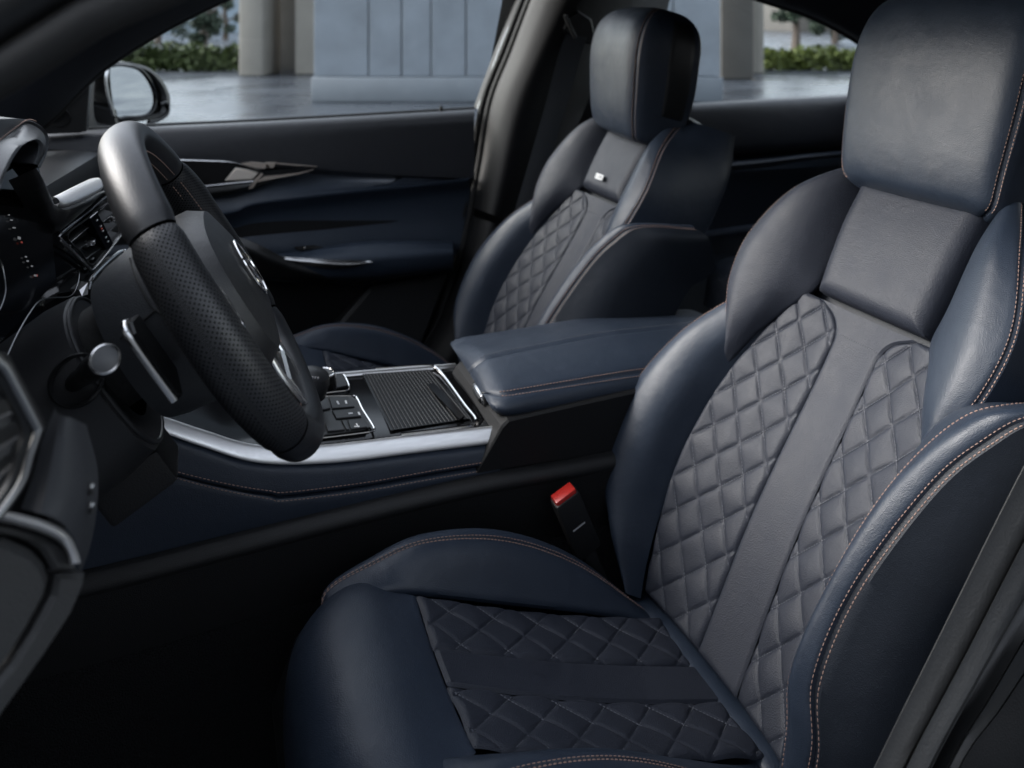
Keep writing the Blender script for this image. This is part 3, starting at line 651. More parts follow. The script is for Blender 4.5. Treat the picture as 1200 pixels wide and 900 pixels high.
# gear selector
gb = at(362, 497, 1.10); gt = at(364, 458, 1.10)
gs = MB().tube(spl([gb + A(0, 0, -.012), gb * .6 + gt * .4, gt], 12), np.linspace(.016, .008, 12), 14).build('gear_selector', SATIN, con)
MB().lathe([(0, -.028), (.011, -.027), (.018, -.019), (.0235, -.004), (.024, .011), (.020, .022), (.011, .027), (0, .028)], gt + A(0, 0, .004), nrm(A(.30, -.15, 1)), 36).build('selector_knob', BLACK_LEATHER, gs)
MB().lathe([(.0222, -.009), (.0238, -.007), (.0240, -.0035), (.023, -.002)], gt + A(0, 0, .004), nrm(A(.30, -.15, 1)), 36).build('knob_ring', SATIN, gs)
mb = MB(); kt = gt + A(0, 0, .004)
for k in range(5):
    p = at(360 + k * 3.2, 441.5 + k * .35, 1.078); mb.box(p, (.0011, .0006, .0013), bev=.0002)
mb.build('knob_print', MARK, gs)
MB().prism(onc([(352, 492), (372, 488), (380, 508), (356, 514)], .0052), CTN * .004, .001).build('selector_gate', GLOSS, gs, smooth=False)
# armrest lid
xs_ = [(.388, .0), (.392, .5), (.402, .85), (.42, 1), (.50, 1), (.62, 1), (.74, 1), (.84, .98), (.88, .8), (.895, .2)]
rows = []
for x, k in xs_:
    zt_ = np.interp(x, [.388, .42, .6, .88], [.656, .660, .663, .645]); zb = np.interp(x, [.388, .43, .6, .9], [.630, .613, .597, .572])
    y0, y1 = 1.006, 1.224; m = (zt_ + zb) / 2; zt2 = m + (zt_ - m) * k; zb2 = m + (zb - m) * k; cx = .012 * math.exp(-((x - .388) / .02))
    fx = lambda y: x + .012 * (y - 1.0) / .22 - .0 
    rows.append([(fx(1.01), 1.008, zb2), (fx(1.0), y0 - .012 * k, zb2 + (zt2 - zb2) * .15), (fx(1.0), y0 - .020 * k, zb2 + (zt2 - zb2) * .48), (fx(1.0), y0 - .013 * k, zb2 + (zt2 - zb2) * .78), (fx(1.02), 1.018, zt2 - .002 * k),
                 (fx(1.06), 1.06, zt2 + .005 * k), (fx(1.115), 1.115, zt2 + .007 * k), (fx(1.17), 1.175, zt2 - .003 * k), (fx(1.2), y1 - .008, zt2 - .012 * k), (fx(1.22), y1 + .012 * k, zb2 + (zt2 - zb2) * .6), (fx(1.22), y1, zb2)])
G = spl(np.array([spl(r, 70) for r in rows]), 90); N = gnormals(G, A(0, -.3, 1))
# seams: along the near upper edge and down the middle, continuing over the front
js = int(np.argmin(np.linalg.norm(G[50][:, 1:] - A(.992, .652), axis=1))); jm = int(np.argmin(np.abs(G[50][:, 1] - 1.10) + (G[50][:, 2] < .64)))
def groove(G, N, j, dep=.0016, wd=1.6):
    k = np.arange(G.shape[1]); return G - N * (dep * np.exp(-((k - j) / wd) ** 2))[None, :, None]
G = groove(groove(G, N, js, .0030, .7), N, jm, .0022, .8)
al = MB().grid(G).build('armrest', LEATHER, con)
mb = MB(); stitch(mb, G[5:86, js + 1], N[5:86, js + 1]); stitch(mb, G[5:86, js - 1], N[5:86, js - 1]); mb.build('stitching', THREAD, al, smooth=False)
mb = MB(); stitch(mb, G[5:86, jm + 2], N[5:86, jm + 2]); mb.build('stitching', THREAD_DARK, al, smooth=False)
ck = MB(); bc = A(.3935, 1.062, .633); ck.box(bc, (.004, .022, .0085), ax=[nrm(A(1, -.06, .25)), A(.06, 1, 0), A(-.25, 0, 1)], bev=.003); ck = ck.build('armrest_latch', CHROME, al)
MB().box(bc + A(-.003, 0, -.001), (.003, .0175, .0048), ax=[nrm(A(1, -.06, .25)), A(.06, 1, 0), A(-.25, 0, 1)], bev=.002).build('latch_button', SATIN, ck)
MB().box((.64, 1.115, .55), (.235, .105, .055), bev=.006).build('armrest_box', PLASTIC, con)
MB().box((.40, 1.10, .598), (.03, .10, .016), bev=.004).build('console_step', SATIN, con)

# ================================================================ seat belt buckle
bk0 = thing('belt_buckle', 'black seat belt buckle with red button between seat and console', 'buckle', at(690, 650, .93))
ax_ = [nrm(A(.75, 0, -1) * A(.35, 1, 1)), A(0, 1, 0), A(1, 0, 0)]
cN = at(661, 580, .93); dn_ = nrm(A(.42, 0, -1)); sx_ = nrm(np.cross(A(0, 1, 0), dn_))
ax_ = [sx_, A(0, 1, 0), dn_]
MB().box(cN + dn_ * .046, (.0195, .012, .046), ax=ax_, bev=.004).build('buckle_shell', PLASTIC, bk0)
MB().box(cN + dn_ * .003, (.0165, .0095, .008), ax=ax_, bev=.0025).build('release_button', RED, bk0)
MB().box(cN + dn_ * .0445 + A(0, -.0112, 0) , (.010, .001, .0012), ax=ax_).build('buckle_ridge', MARK, bk0)
MB().box(cN + dn_ * .125, (.010, .006, .045), ax=ax_, bev=.003).build('buckle_stalk', PLASTIC, bk0)
# ================================================================ steering wheel
WC = A(.019, .75, .9525); WN = nrm(A(.866, 0, .5)); WU = nrm(A(-.5, 0, .866)); WV = A(0, 1, 0)
def WP(r, ang, d=0.0):
    """point on the wheel: radius, clock angle from the top towards +across, distance towards the driver"""
    return WC + (WU * math.cos(ang) + WV * math.sin(ang)) * r + WN * d
wheel = thing('steering_wheel', 'black leather steering wheel with perforated grips and silver spoke trim', 'steering wheel', WC - WN * .12)
PERF = mat('perforated black leather', (.012, .013, .015), .40, spec=.5, bump=[('noise', 1500, .0002)])
nt = PERF.node_tree; bs = nt.nodes['Principled BSDF']
tcn = nt.nodes.new('ShaderNodeUVMap'); sep = nt.nodes.new('ShaderNodeSeparateXYZ'); nt.links.new(tcn.outputs[0], sep.inputs[0])
def mth(op, a, b=None):
    n = nt.nodes.new('ShaderNodeMath'); n.operation = op
    for i, x in enumerate((a, b)):
        if x is None: continue
        if isinstance(x, (int, float)): n.inputs[i].default_value = x
        else: nt.links.new(x, n.inputs[i])
    return n.outputs[0]
su = mth('MULTIPLY', sep.outputs[0], 230.); sv = mth('MULTIPLY', sep.outputs[1], 230.)
p_ = mth('FRACT', mth('ADD', mth('ADD', su, sv), 100.0)); q_ = mth('FRACT', mth('ADD', mth('SUBTRACT', su, sv), 100.0))
pp = mth('POWER', mth('SUBTRACT', p_, .5), 2); qq = mth('POWER', mth('SUBTRACT', q_, .5), 2)
dd = mth('SQRT', mth('ADD', pp, qq)); msk = mth('LESS_THAN', dd, .21)
nt.links.new(mth('MULTIPLY', mth('SUBTRACT', 1.0, msk), .5), bs.inputs['Specular IOR Level'])
mx = nt.nodes.new('ShaderNodeMix'); mx.data_type = 'RGBA'; mx.inputs['A'].default_value = (.014, .015, .017, 1); mx.inputs['B'].default_value = (.001, .001, .001, 1)
nt.links.new(msk, mx.inputs['Factor']); nt.links.new(mx.outputs['Result'], bs.inputs['Base Color'])
bmp = nt.nodes.new('ShaderNodeBump'); bmp.invert = True; bmp.inputs['Distance'].default_value = .0006; nt.links.new(msk, bmp.inputs['Height'])
old = bs.inputs['Normal'].links[0].from_socket; nt.links.new(old, bmp.inputs['Normal']); nt.links.new(bmp.outputs[0], bs.inputs['Normal'])
RR = .158
def rim_r(a):
    c_ = math.cos(a); return RR - .010 * max(0, -c_ - .80) / .2           # slightly flattened bottom
def rim(a0, a1, n, extra=0.0):
    G = np.zeros((n, 28, 3)); an = np.linspace(a0, a1, n); k = np.arange(28) / 28 * 2 * math.pi
    for i, a in enumerate(an):
        thick = .0175 + .0025 * abs(math.sin(a)) ** 6 + .002 * math.exp(-((abs(abs(a) - 1.15)) / .18) ** 2)
        rad = WU * math.cos(a) + WV * math.sin(a)
        for j, b in enumerate(k):
            cr_, sr_ = math.cos(b), math.sin(b); G[i, j] = WP(rim_r(a), a) + rad * cr_ * (thick * .92 + extra) + WN * sr_ * (thick * 1.06 + extra)
    return G
D = math.radians
segs = [(D(-52), D(52), 'rim', BLACK_LEATHER), (D(53), D(127), 'rim_grip', PERF), (D(128), D(232), 'rim', BLACK_LEATHER), (D(233), D(307), 'rim_grip', PERF)]
for a0, a1, nm, m in segs:
    n = 60; G = rim(a0, a1, n); e = np.minimum(np.arange(n), n - 1 - np.arange(n)) / 2.0
    ctr = np.array([WP(rim_r(a), a) for a in np.linspace(a0, a1, n)])[:, None]; sc = 1 - .10 * np.exp(-e ** 2 * 2)[:, None, None]
    r_ = MB().grid(ctr + (G - ctr) * sc, cv=True).build(nm, m, wheel)
    mb = MB(); P = np.array([WP(rim_r(a) - .0172, a, .007) for a in np.linspace(a0 + .02, a1 - .02, 80)]); Q = np.array([-(WU * math.cos(a) + WV * math.sin(a)) + WN * .5 for a in np.linspace(a0, a1, 80)])
    stitch(mb, P, Q, .003, .0048, .0006, lift=.0012); P2 = np.array([WP(rim_r(a) - .0178, a, -.001) for a in np.linspace(a0 + .02, a1 - .02, 80)]); stitch(mb, P2, Q, .003, .0048, .0006, lift=.0006)
    mb.build('stitching', THREAD, r_, smooth=False)
# hub: airbag cover, rear cover
def hubring(sx, sy, d, n=48, p=2.6):
    a = np.arange(n) / n * 2 * math.pi; c_, s_ = np.cos(a), np.sin(a)
    x = np.sign(s_) * np.abs(s_) ** (2 / p) * sx; y = np.sign(c_) * np.abs(c_) ** (2 / p) * sy
    return WC + WV * x[:, None] + WU * (y - .006)[:, None] + WN * d
hub = MB().grid(np.array([hubring(.088, .070, -.028), hubring(.096, .078, -.012), hubring(.094, .076, .006), hubring(.084, .066, .020), hubring(.05, .04, .0275), hubring(.001, .001, .0285)]), cv=True).build('airbag_cover', mat('hub leatherette', (.013, .0135, .0145), .45, bump=GRAIN), wheel)
MB().grid(np.array([hubring(.058, .058, -.086, p=2.2), hubring(.070, .068, -.083, p=2.2), hubring(.076, .073, -.07, p=2.2), hubring(.083, .077, -.045, p=2.3), hubring(.086, .078, -.024, p=2.5), hubring(.08, .07, -.012)]), cv=True).build('rear_cover', mat('rear hub cover', (.040, .043, .047), .5, spec=.4, bump=GRAIN), wheel)
# parting lines and upper shell of the rear cover
rc_rings = [(.0765, .0735, -.0705), (.0835, .0775, -.0455), (.0865, .0785, -.0245)]
def rcp(t, k, up=.0006):
    """point on the rear cover: t = angle from the top towards the door side, k = 0 (rear) .. 1 (rim side)"""
    sx, sy, d = [np.interp(k, (0, .55, 1), [r[i] for r in rc_rings]) for i in range(3)]; p = 2.3; c_, s_ = math.cos(t), math.sin(t)
    return WC - WV * (abs(s_) ** (2 / p) * (sx + up)) * (1 if s_ >= 0 else -1) + WU * ((1 if c_ >= 0 else -1) * abs(c_) ** (2 / p) * (sy + up) - .006) + WN * d
for pts in ([(1.15, -.02), (1.12, .5), (1.10, .72)], [(.25, .62), (.7, .66), (1.10, .72), (1.35, 1.0)], [(1.75, 1.02), (1.9, .8), (2.25, .72), (2.7, .8)]):
    MB().tube(spl(np.array([rcp(*q2) for q2 in pts]), 30), .0009, 6).build('cover_seam', RUBBER, wheel)
# emblem: upright oval with a swoosh
em = WC + WN * .0295 - WU * .004
oval = lambda rx, ry, d: np.array([em + WV * rx * math.sin(a) + WU * ry * math.cos(a) + WN * d for a in np.linspace(0, 2 * math.pi, 48, endpoint=False)])
eb = MB().tube(oval(.023, .029, .001), .0016, 8, closed=True).build('emblem', BRIGHT, wheel)
mb = MB()
for pts in ([(-.016, .014), (-.004, .004), (.004, -.008), (.014, -.017)], [(-.008, .022), (.0, .008), (.008, .0), (.017, -.006)], [(-.017, .0), (-.008, -.004), (.0, -.014), (.002, -.024)]):
    mb.tube(spl(np.array([em + WV * x + WU * y + WN * .001 for x, y in pts]), 14), np.concatenate([np.linspace(.0006, .002, 7), np.linspace(.002, .0006, 7)]), 8)
mb.build('emblem_mark', BRIGHT, eb)
# spokes
def spoke(pts, d0, d1, name, m, bev=.003): 
    P = np.array([WC + WV * x + WU * y + WN * d0 for x, y in pts]); return MB().prism(P, WN * (d1 - d0), bev).build(name, m, wheel, smooth=False)
for sg in (1, -1):
    sp = spoke([(sg * .075, .035), (sg * .158, .030), (sg * .160, -.022), (sg * .075, -.045)], -.016, .010, 'spoke', SATIN, .006)
    P = np.array([WC + WV * sg * x + WU * y + WN * .0115 for x, y in ((.094, .026), (.140, .028), (.146, .018), (.142, -.006), (.098, -.014), (.092, .0))])
    fr4 = MB().tube(spl(P, 50, closed=True), .0016, 8, closed=True).build('button_bezel', CHROME, sp)
    mb = MB()
    for ix in range(2):
        for iy in range(3):
            mb = MB().box(WC + WV * sg * (.107 + .022 * ix) + WU * (.017 - .010 * iy) + WN * .0105, (.0095, .0042, .0025), ax=[WV, WU, WN], bev=.001); bt = mb.build('wheel_button', SATIN, sp)
            MB().box(WC + WV * sg * (.107 + .022 * ix) + WU * (.017 - .010 * iy) + WN * .0131, (.002, .0009, .0003), ax=[WV, WU, WN]).build('button_symbol', WHITE, sp)
# lower spoke: silver fork let into the bottom of the rim
wp = lambda x, y, d: WC + WV * x + WU * y + WN * d
lo = spoke([(-.050, -.055), (.050, -.055), (.046, -.150), (-.046, -.150)], -.020, .002, 'spoke', SATIN, .005)
for sg in (1, -1):
    P = spl(np.array([wp(sg * .050, -.056, .010), wp(sg * .048, -.090, .008), wp(sg * .040, -.118, .008), wp(sg * .030, -.138, .008)]), 20)
    MB().tube(P, np.linspace(.005, .0075, 20), 12, n1=tuple(WN), oval=.55).build('spoke_trim', CHROME, lo)
P = np.array([wp(-.034, -.104, .003), wp(.034, -.104, .003), wp(.030, -.140, .003), wp(-.030, -.140, .003)])
MB().prism(P, WN * .008, .003).build('spoke_plate', CHROME, lo, smooth=False)
# gear paddle behind the near spoke
for sg in (-1, 1):
    o0 = WC + WV * sg * .116 - WN * .052 + WU * .012
    pd = np.array([o0 + WU * .030 - WV * sg * .028, o0 + WU * .036, o0 + WU * .029 + WV * sg * .010, o0 - WU * .030 + WV * sg * .010, o0 - WU * .036 + WV * sg * .002, o0 - WU * .026 - WV * sg * .028])
    pdl = MB().prism(pd, WN * .006, .0015).build('gear_paddle', SATIN, wheel, smooth=False)
    P = spl(np.array([o0 + WU * .034 - WV * sg * .010, o0 + WU * .037 + WV * sg * .002, o0 + WU * .029 + WV * sg * .0105, o0 - WU * .0 + WV * sg * .0115, o0 - WU * .032 + WV * sg * .0105]) + WN * .001, 40)
    MB().tube(P, .0024, 10, n1=tuple(WN), oval=1.2).build('paddle_edge', CHROME, pdl)
P = spl(np.array([WC + WV * -.088 + WU * .050 - WN * .02, WC + WV * -.105 + WU * .047 - WN * .012, WC + WV * -.125 + WU * .040 - WN * .008]), 14)
MB().tube(P, np.linspace(.003, .006, 14), 10, oval=.5, n1=tuple(WN)).build('cover_clip', CHROME, wheel)

# ================================================================ steering column
colm = thing('steering_column', 'dark steering column shroud with round stalk socket behind the wheel', 'steering column', WC - WN * .2)
def colring(d, sx, up, dn, n=44, p=2.5):
    a = np.arange(n) / n * 2 * math.pi; c_, s_ = np.cos(a), np.sin(a); x = np.sign(s_) * np.abs(s_) ** (2 / p) * sx
    y = np.sign(c_) * np.abs(c_) ** (2 / p) * np.where(c_ > 0, up, dn); return WC + WV * x[:, None] + WU * y[:, None] - WN * d
SHROUD = mat('column shroud plastic', (.016, .0165, .018), .42, spec=.45, bump=[('voronoi', 900, .0001)])
MB().grid(np.array([colring(.104, .040, .040, .06), colring(.104, .058, .056, .085), colring(.107, .062, .060, .092), colring(.13, .064, .062, .098), colring(.20, .066, .056, .100), colring(.34, .066, .045, .085)]), cv=True).build('column_shroud', SHROUD, colm)
MB().tube(colring(.1045, .0585, .0565, .086), .0022, 8, closed=True).build('shroud_rim', SHROUD, colm)
MB().grid(np.array([colring(.085, .045, .045, .045), colring(.12, .045, .045, .045)]), cv=True).build('column_tube', RUBBER, colm)
tl = WC - WN * .135 - WU * .10 + WV * -.01
MB().box(tl, (.03, .028, .018), ax=[WN, WV, WU], bev=.005).build('column_lever', PLASTIC, colm)
sb = at(90, 446, .686); se = at(123, 421, .600); sa = nrm(se - sb)
so_ = thing('indicator_stalk', 'black indicator stalk with a round grey end cap, on the column', 'stalk', sb)
MB().tube(spl(np.array([sb - sa * .02, sb + sa * .03, se - sa * .03]), 10), np.array([.0075] * 6 + [.0085, .0095, .010, .010]), 16).build('stalk_arm', SATIN, so_)
L_ = np.linalg.norm(se - sb)
fa = nrm(sa * .5 + nrm(CAM - se) * .5)
kn = MB(); kn.lathe([(.0088, -.032), (.0098, -.030), (.0104, -.008), (.0100, -.002)], se, sa, 32); kn.build('stalk_sleeve', PLASTIC, so_)
MB().lathe([(.0098, -.003), (.0105, -.001), (.0103, .0015), (.0092, .0022), (.0085, .0016)], se, sa, 36).build('cap_ring', CHROME, so_)
cp_ = MB().lathe([(.0087, .0012), (.007, .0022), (0, .0025)], se, sa, 36).build('end_cap', mat('grey cap plastic', (.05, .052, .056), .5), so_)
MB().lathe([(.019, -.006), (.0205, .001), (.0195, .003), (.0175, .0015), (.016, -.022), (0, -.024)], sb, sa, 40).build('stalk_socket', SATIN, colm)

# ================================================================ dashboard
dash = thing('dashboard', 'black dashboard with instrument hood, air vents and silver trim', 'dashboard', (-.3, 1.1, .2))
def atp(u, v, p0, n):
    r = FW + (u - 600) / FPX * RT - A(0, 0, (v - 20) / FPX); return CAM + r * (((p0 - CAM) @ n) / (r @ n))
# main body across the car
pf = [(-.50, .985), (-.30, 1.0), (-.205, .995), (-.188, .985), (-.186, .95), (-.20, .87), (-.19, .80), (-.17, .74), (-.22, .66), (-.40, .60), (-.50, .58)]
Ys = [.50, .60, .9, 1.1, 1.4, 1.7, 1.84]; rows = [[(x, Y, z - (.05 if Y < .55 else 0) - max(0, Y - .97) * .095) for x, z in pf] for Y in Ys]
MB().grid(spl(np.array([spl(r, 50) for r in rows]), 40)).build('dash_body', BLACK_LEATHER, dash)
# instrument hood: padded arch with a stitched lip
def atx(u, v, X):
    r = FW + (u - 600) / FPX * RT - A(0, 0, (v - 20) / FPX); return CAM + r * (X / r[0])
crest = [atx(u, v, -.150) for u, v in ((44, 197), (51, 180), (54, 164), (50, 152), (38, 143), (22, 139), (0, 138), (-40, 139), (-90, 146))]
lipm = [atx(u, v, -.136) for u, v in ((44, 195), (51, 180), (53, 167), (46, 157), (30, 158), (12, 172), (-6, 196), (-30, 228), (-70, 290))]
lipb = [atx(u, v, -.128) for u, v in ((43, 193), (48, 180), (48, 169), (40, 164), (24, 173), (9, 198), (-2, 228), (-18, 268), (-50, 330))]
seam_ = [atx(u, v, -.148) for u, v in ((44, 196), (51.5, 180), (54, 165), (48, 153), (32, 145), (15, 155), (-6, 172), (-36, 200), (-80, 250))]
Gh = grid([[p * A(2.6, 1, 1) + A(0, .0, -.16) for p in crest], [p * A(2.5, 1, 1) + A(0, .0, -.02) for p in crest], [p * A(1.35, 1, 1) for p in crest], crest, seam_, lipm, lipb, [p + A(-.012, 0, .003) for p in lipb], [p + A(-.06, .0, .004) for p in lipb], [p + A(-.16, .0, .0) for p in lipb]], 90, 60); Nh = gnormals(Gh, A(.3, 0, 1))
hood = MB().grid(Gh).build('instrument_hood', BLACK_LEATHER, dash)
mb = MB(); Ps = spl(np.array(seam_), 90) + A(.002, -.002, .0035); stitch(mb, Ps[25:80], np.tile(nrm(A(.5, -.5, .8)), (55, 1)), lift=.001); mb.build('stitching', THREAD, hood, smooth=False)
# instrument screen: dark glass with lit icons
sc0 = A(-.175, .70, .98); scn = nrm(A(1, -.1, .25)); 
scr = MB().prism(np.array([atp(u, v, sc0, scn) for u, v in ((-60, 150), (20, 150), (42, 180), (60, 262), (66, 330), (44, 352), (-60, 470))]), -scn * .02, .0).build('instrument_screen', GLOSS, dash, smooth=False)
icon = bpy.data.materials.new('lit icon'); icon.use_nodes = True; ib = icon.node_tree.nodes['Principled BSDF']; ib.inputs['Base Color'].default_value = (.1, .1, .1, 1); ib.inputs['Emission Color'].default_value = (.8, .85, .9, 1); ib.inputs['Emission Strength'].default_value = .035
icor = bpy.data.materials.new('lit red icon'); icor.use_nodes = True; ib = icor.node_tree.nodes['Principled BSDF']; ib.inputs['Base Color'].default_value = (.1, .02, .02, 1); ib.inputs['Emission Color'].default_value = (.9, .15, .1, 1); ib.inputs['Emission Strength'].default_value = .035
for u, v, a, b, m in ((10, 252, 1.6, 1.0, icon), (13, 258, 2.2, 1.2, icon), (16, 267, 2.6, 1.4, icon), (22, 279, 2.5, 3, icon), (25, 284, 1.5, 2, icor), (30, 301, 1.6, 1.6, icon), (32, 306, 1.8, 1.8, icon), (37, 312, 1.5, 1.5, icon), (41, 323, 2.4, 2.0, icon), (43, 323, 1.0, 2.4, icor)):
    q4 = [atp(u + a * .6 * s, v + b * .6 * t, sc0 + scn * .0015, scn) for s, t in ((-1, -1), (1, -.6), (1, 1), (-1, .6))]; MB().prism(np.array(q4), scn * .0006).build('lit_icon', m, scr, smooth=False)
def line(name, pts, r, m, par=None, n=40): return MB().tube(spl(np.array(pts), n), r, 8).build(name, m, par or dash)
# trim lines round the screen
line('trim_line', [atp(u, v, A(-.150, .72, .98), scn) for u, v in ((8, 418), (20, 392), (34, 368), (46, 353), (60, 349), (82, 347), (90, 336), (93, 322), (92, 316))], .0006, DARKCH, n=80)
line('dial_ring', [atp(u, v, A(-.165, .62, .96), scn) for u, v in ((-6, 295), (2, 310), (6, 330), (6, 345), (0, 362), (-8, 370))], .0006, DARKCH)
# dark panel between screen and column
MB().prism(np.array([atp(u, v, A(-.185, .75, .9), nrm(A(1, -.2, .2))) for u, v in ((-40, 300), (60, 262), (110, 300), (125, 345), (40, 420), (-40, 520))]), A(-.02, 0, 0)).build('lower_screen_panel', GLOSS, dash, smooth=False)
# silver fin on the dash top
fin = [(at(61, 231, .97), at(69, 239, .955)), (at(66, 229, .98), at(78, 240.5, .965)), (at(84, 220, 1.03), at(96, 234, 1.01)), (at(105, 210, 1.12), at(118, 222.5, 1.10)), (at(113, 208.5, 1.15), at(122, 217, 1.135))]
cs = [[a + A(-.003, 0, -.004) for a, b in fin], [a for a, b in fin], [a * .6 + b * .4 + A(.001, -.001, .003) for a, b in fin], [a * .2 + b * .8 + A(.002, -.001, .002) for a, b in fin], [b for a, b in fin], [b + A(-.003, .002, -.005) for a, b in fin]]
MB().grid(grid(cs, 50, 26)).build('silver_fin', SILVER, dash)
# carrier running from the hood round under the fin
up_ = [at(38, 196, .80), at(46, 208, .84), at(54, 224, .90), at(61, 237, .95), at(70, 243, .955), at(80, 243, .965), at(98, 236, 1.01), at(120, 224, 1.10), at(128, 226, 1.15)]
lw_ = [at(36, 200, .79), at(44, 216, .83), at(53, 236, .89), at(60, 256, .94), at(63, 270, .955), at(72, 269, .965), at(94, 251, 1.02), at(122, 228, 1.12), at(130, 232, 1.15)]
cs = [[p + A(-.02, .015, 0) for p in up_], up_, [a_ * .5 + b_ * .5 + A(.004, -.004, .002) for a_, b_ in zip(up_, lw_)], lw_, [p + A(-.02, .015, -.01) for p in lw_]]
MB().grid(grid(cs, 70, 24)).build('vent_carrier', SATIN, dash)
# centre air vent
def yv(u): return .965 + (u - 69) / 77 * .175
V3 = lambda pts, dy=0.0: np.array([at(u, v, yv(u) + dy) for u, v in pts])
va, vb, vd = at(69, 276, yv(69)), at(126, 230, yv(126)), at(106, 316, yv(106))
vn = nrm(np.cross(vb - va, vd - va)); vn = vn if vn @ (CAM - va) > 0 else -vn; vx = nrm(vb - va); vy = nrm(np.cross(vn, vx))
vent = MB().tube(spl(V3([(69, 277), (76, 270), (100, 250.5), (126, 230), (131, 234), (139, 250), (146, 266), (145, 271), (127, 294), (109, 315.5), (104, 314), (88, 298), (74, 284)]), 100, closed=True), .0021, 8, closed=True).build('air_vent', CHROME, dash)
MB().tube(spl(V3([(79, 276), (102, 256), (126, 236), (134, 250), (142, 266), (126, 289), (108, 310), (93, 294)], .004), 90, closed=True), .0012, 8, closed=True).build('vent_bezel', SATIN, vent)
MB().prism(V3([(64, 267), (122, 227), (128, 229), (72, 274)]), -vn * .006).build('vent_top', GLOSS, vent, smooth=False)
MB().prism(V3([(72, 276), (126, 232), (144, 267), (107, 313)], .035), -vn * .008).build('vent_back', RUBBER, vent, smooth=False)
MB().prism(V3([(105, 256), (114, 248.5), (132.5, 285), (125, 293)], -.002), -vn * .012, .001).build('vent_divider', GLOSS, vent, smooth=False)
MB().tube(V3([(105, 256), (114, 248.5)], -.004), .0010, 6).build('divider_edge', CHROME, vent)
for a_, b_ in (((83, 284), (104, 266)), ((89, 294), (112, 279)), ((98, 305), (119, 290)), ((117, 247), (128, 238)), ((121, 260), (134, 249)), ((126, 273), (139, 262)), ((131, 285), (141, 274))):
    P = V3([a_, b_, (b_[0] - 2.5, b_[1] - 5), (a_[0] - 2.5, a_[1] - 5)], .006); P[2:] -= vn * .016
    sl_ = MB().prism(P, -vy * .0012).build('vent_slat', SATIN, vent, smooth=False)
    MB().tube(V3([a_, b_], .0055), .00055, 6).build('slat_edge', CHROME, sl_)
for u, v in ((105.5, 284.5), (131, 256.5)):
    MB().box(at(u, v, yv(u) - .002), (.0035, .0030, .006), ax=[vx, vy, vn], bev=.0012).build('vent_tab', CHROME, vent)
    MB().box(at(u - 4, v + 2, yv(u) - .001), (.005, .0018, .004), ax=[vx, vy, vn], bev=.001).build('vent_tab', DARKCH, vent)
for u, v, m in ((114, 258, WHITE), (118.5, 265, WHITE), (119.5, 268, icor), (121, 270.5, WHITE), (124.5, 278, WHITE), (127, 283, WHITE)):
    MB().box(at(u, v, yv(u) - .0042), (.0016, .0008, .0003), ax=[vx, vy, vn]).build('vent_symbol', m, vent)
# climate panel below the vent
ca, cb_, cc_, cd_ = at(106, 334, .99), at(142, 296, 1.12), at(152, 308, 1.11), at(126, 345, .98)
MB().prism(np.array([ca, cb_, cc_, cd_]), A(-.03, .01, -.01), .001).build('climate_panel', SATIN, dash, smooth=False)
line('climate_trim', [at(104, 338, .985), at(108, 326, .99), at(124, 309, 1.05), at(140, 296, 1.12), at(147, 294, 1.13)], .0026, CHROME)
for k in range(3):
    s = .2 + .3 * k; p = (ca * (1 - s) + cb_ * s) * .5 + (cd_ * (1 - s) + cc_ * s) * .5 + A(.003, -.003, .002); MB().lathe([(.0085, -.004), (.009, .002), (.0075, .004), (0, .0042)], p, nrm(A(.8, -.5, .4)), 24).build('climate_knob', GLOSS, dash)
    MB().lathe([(.0078, .0035), (.0088, .0042), (.0092, .0025)], p, nrm(A(.8, -.5, .4)), 24).build('knob_ring', CHROME, dash)
MB().prism(np.array([at(93, 340, .97), at(103, 331, .98), at(103, 345, .97), at(96, 347, .965)]), A(-.01, .01, 0)).build('silver_corner', ALU, dash, smooth=False)
# ---- dash end by the driver's door
LOWER = mat('grey lower dash plastic', (.024, .0245, .0255), .5, spec=.4, bump=[('voronoi', 900, .0002)])
pe = A(-.09, .46, .76); ne = nrm(A(.62, -.78, .06)); E = lambda pts, off=0.0: np.array([atp(u, v, pe + ne * off, ne) for u, v in pts])
cs = [E([(64, 478), (50, 515), (40, 550), (32, 575), (24, 596)], -.012), E([(70, 486), (62, 520), (56, 552), (50, 580), (44, 601)], .006), E([(84, 490), (84, 525), (82, 562), (78, 590), (70, 611)], .010), E([(97, 496), (103, 540), (104, 580), (98, 612), (89, 638)], .002), E([(101, 498), (112, 545), (112, 590), (104, 640), (92, 676)], -.02), E([(101, 498), (114, 548), (114, 592), (106, 640), (92, 676)], -.07)]
G = grid(cs, 50, 40); de = MB().grid(G).build('dash_end_pad', mat('grey dash leather', (.028, .030, .034), .5, spec=.4, bump=GRAIN), dash)
for v in (566, 574, 588, 596): MB().prism(E([(104, v), (109, v - 1), (108, v + 5), (103, v + 6)], .004), ne * .002, .0005).build('switch', CHROME if v in (566, 588) else SATIN, de, smooth=False)
MB().prism(E([(-60, 560), (48, 545), (60, 560), (64, 470), (60, 640), (-60, 640)][:2] + [(58, 600), (50, 645), (-60, 640)], -.02), -ne * .03).build('dash_end_core', PLASTIC, dash, smooth=False)
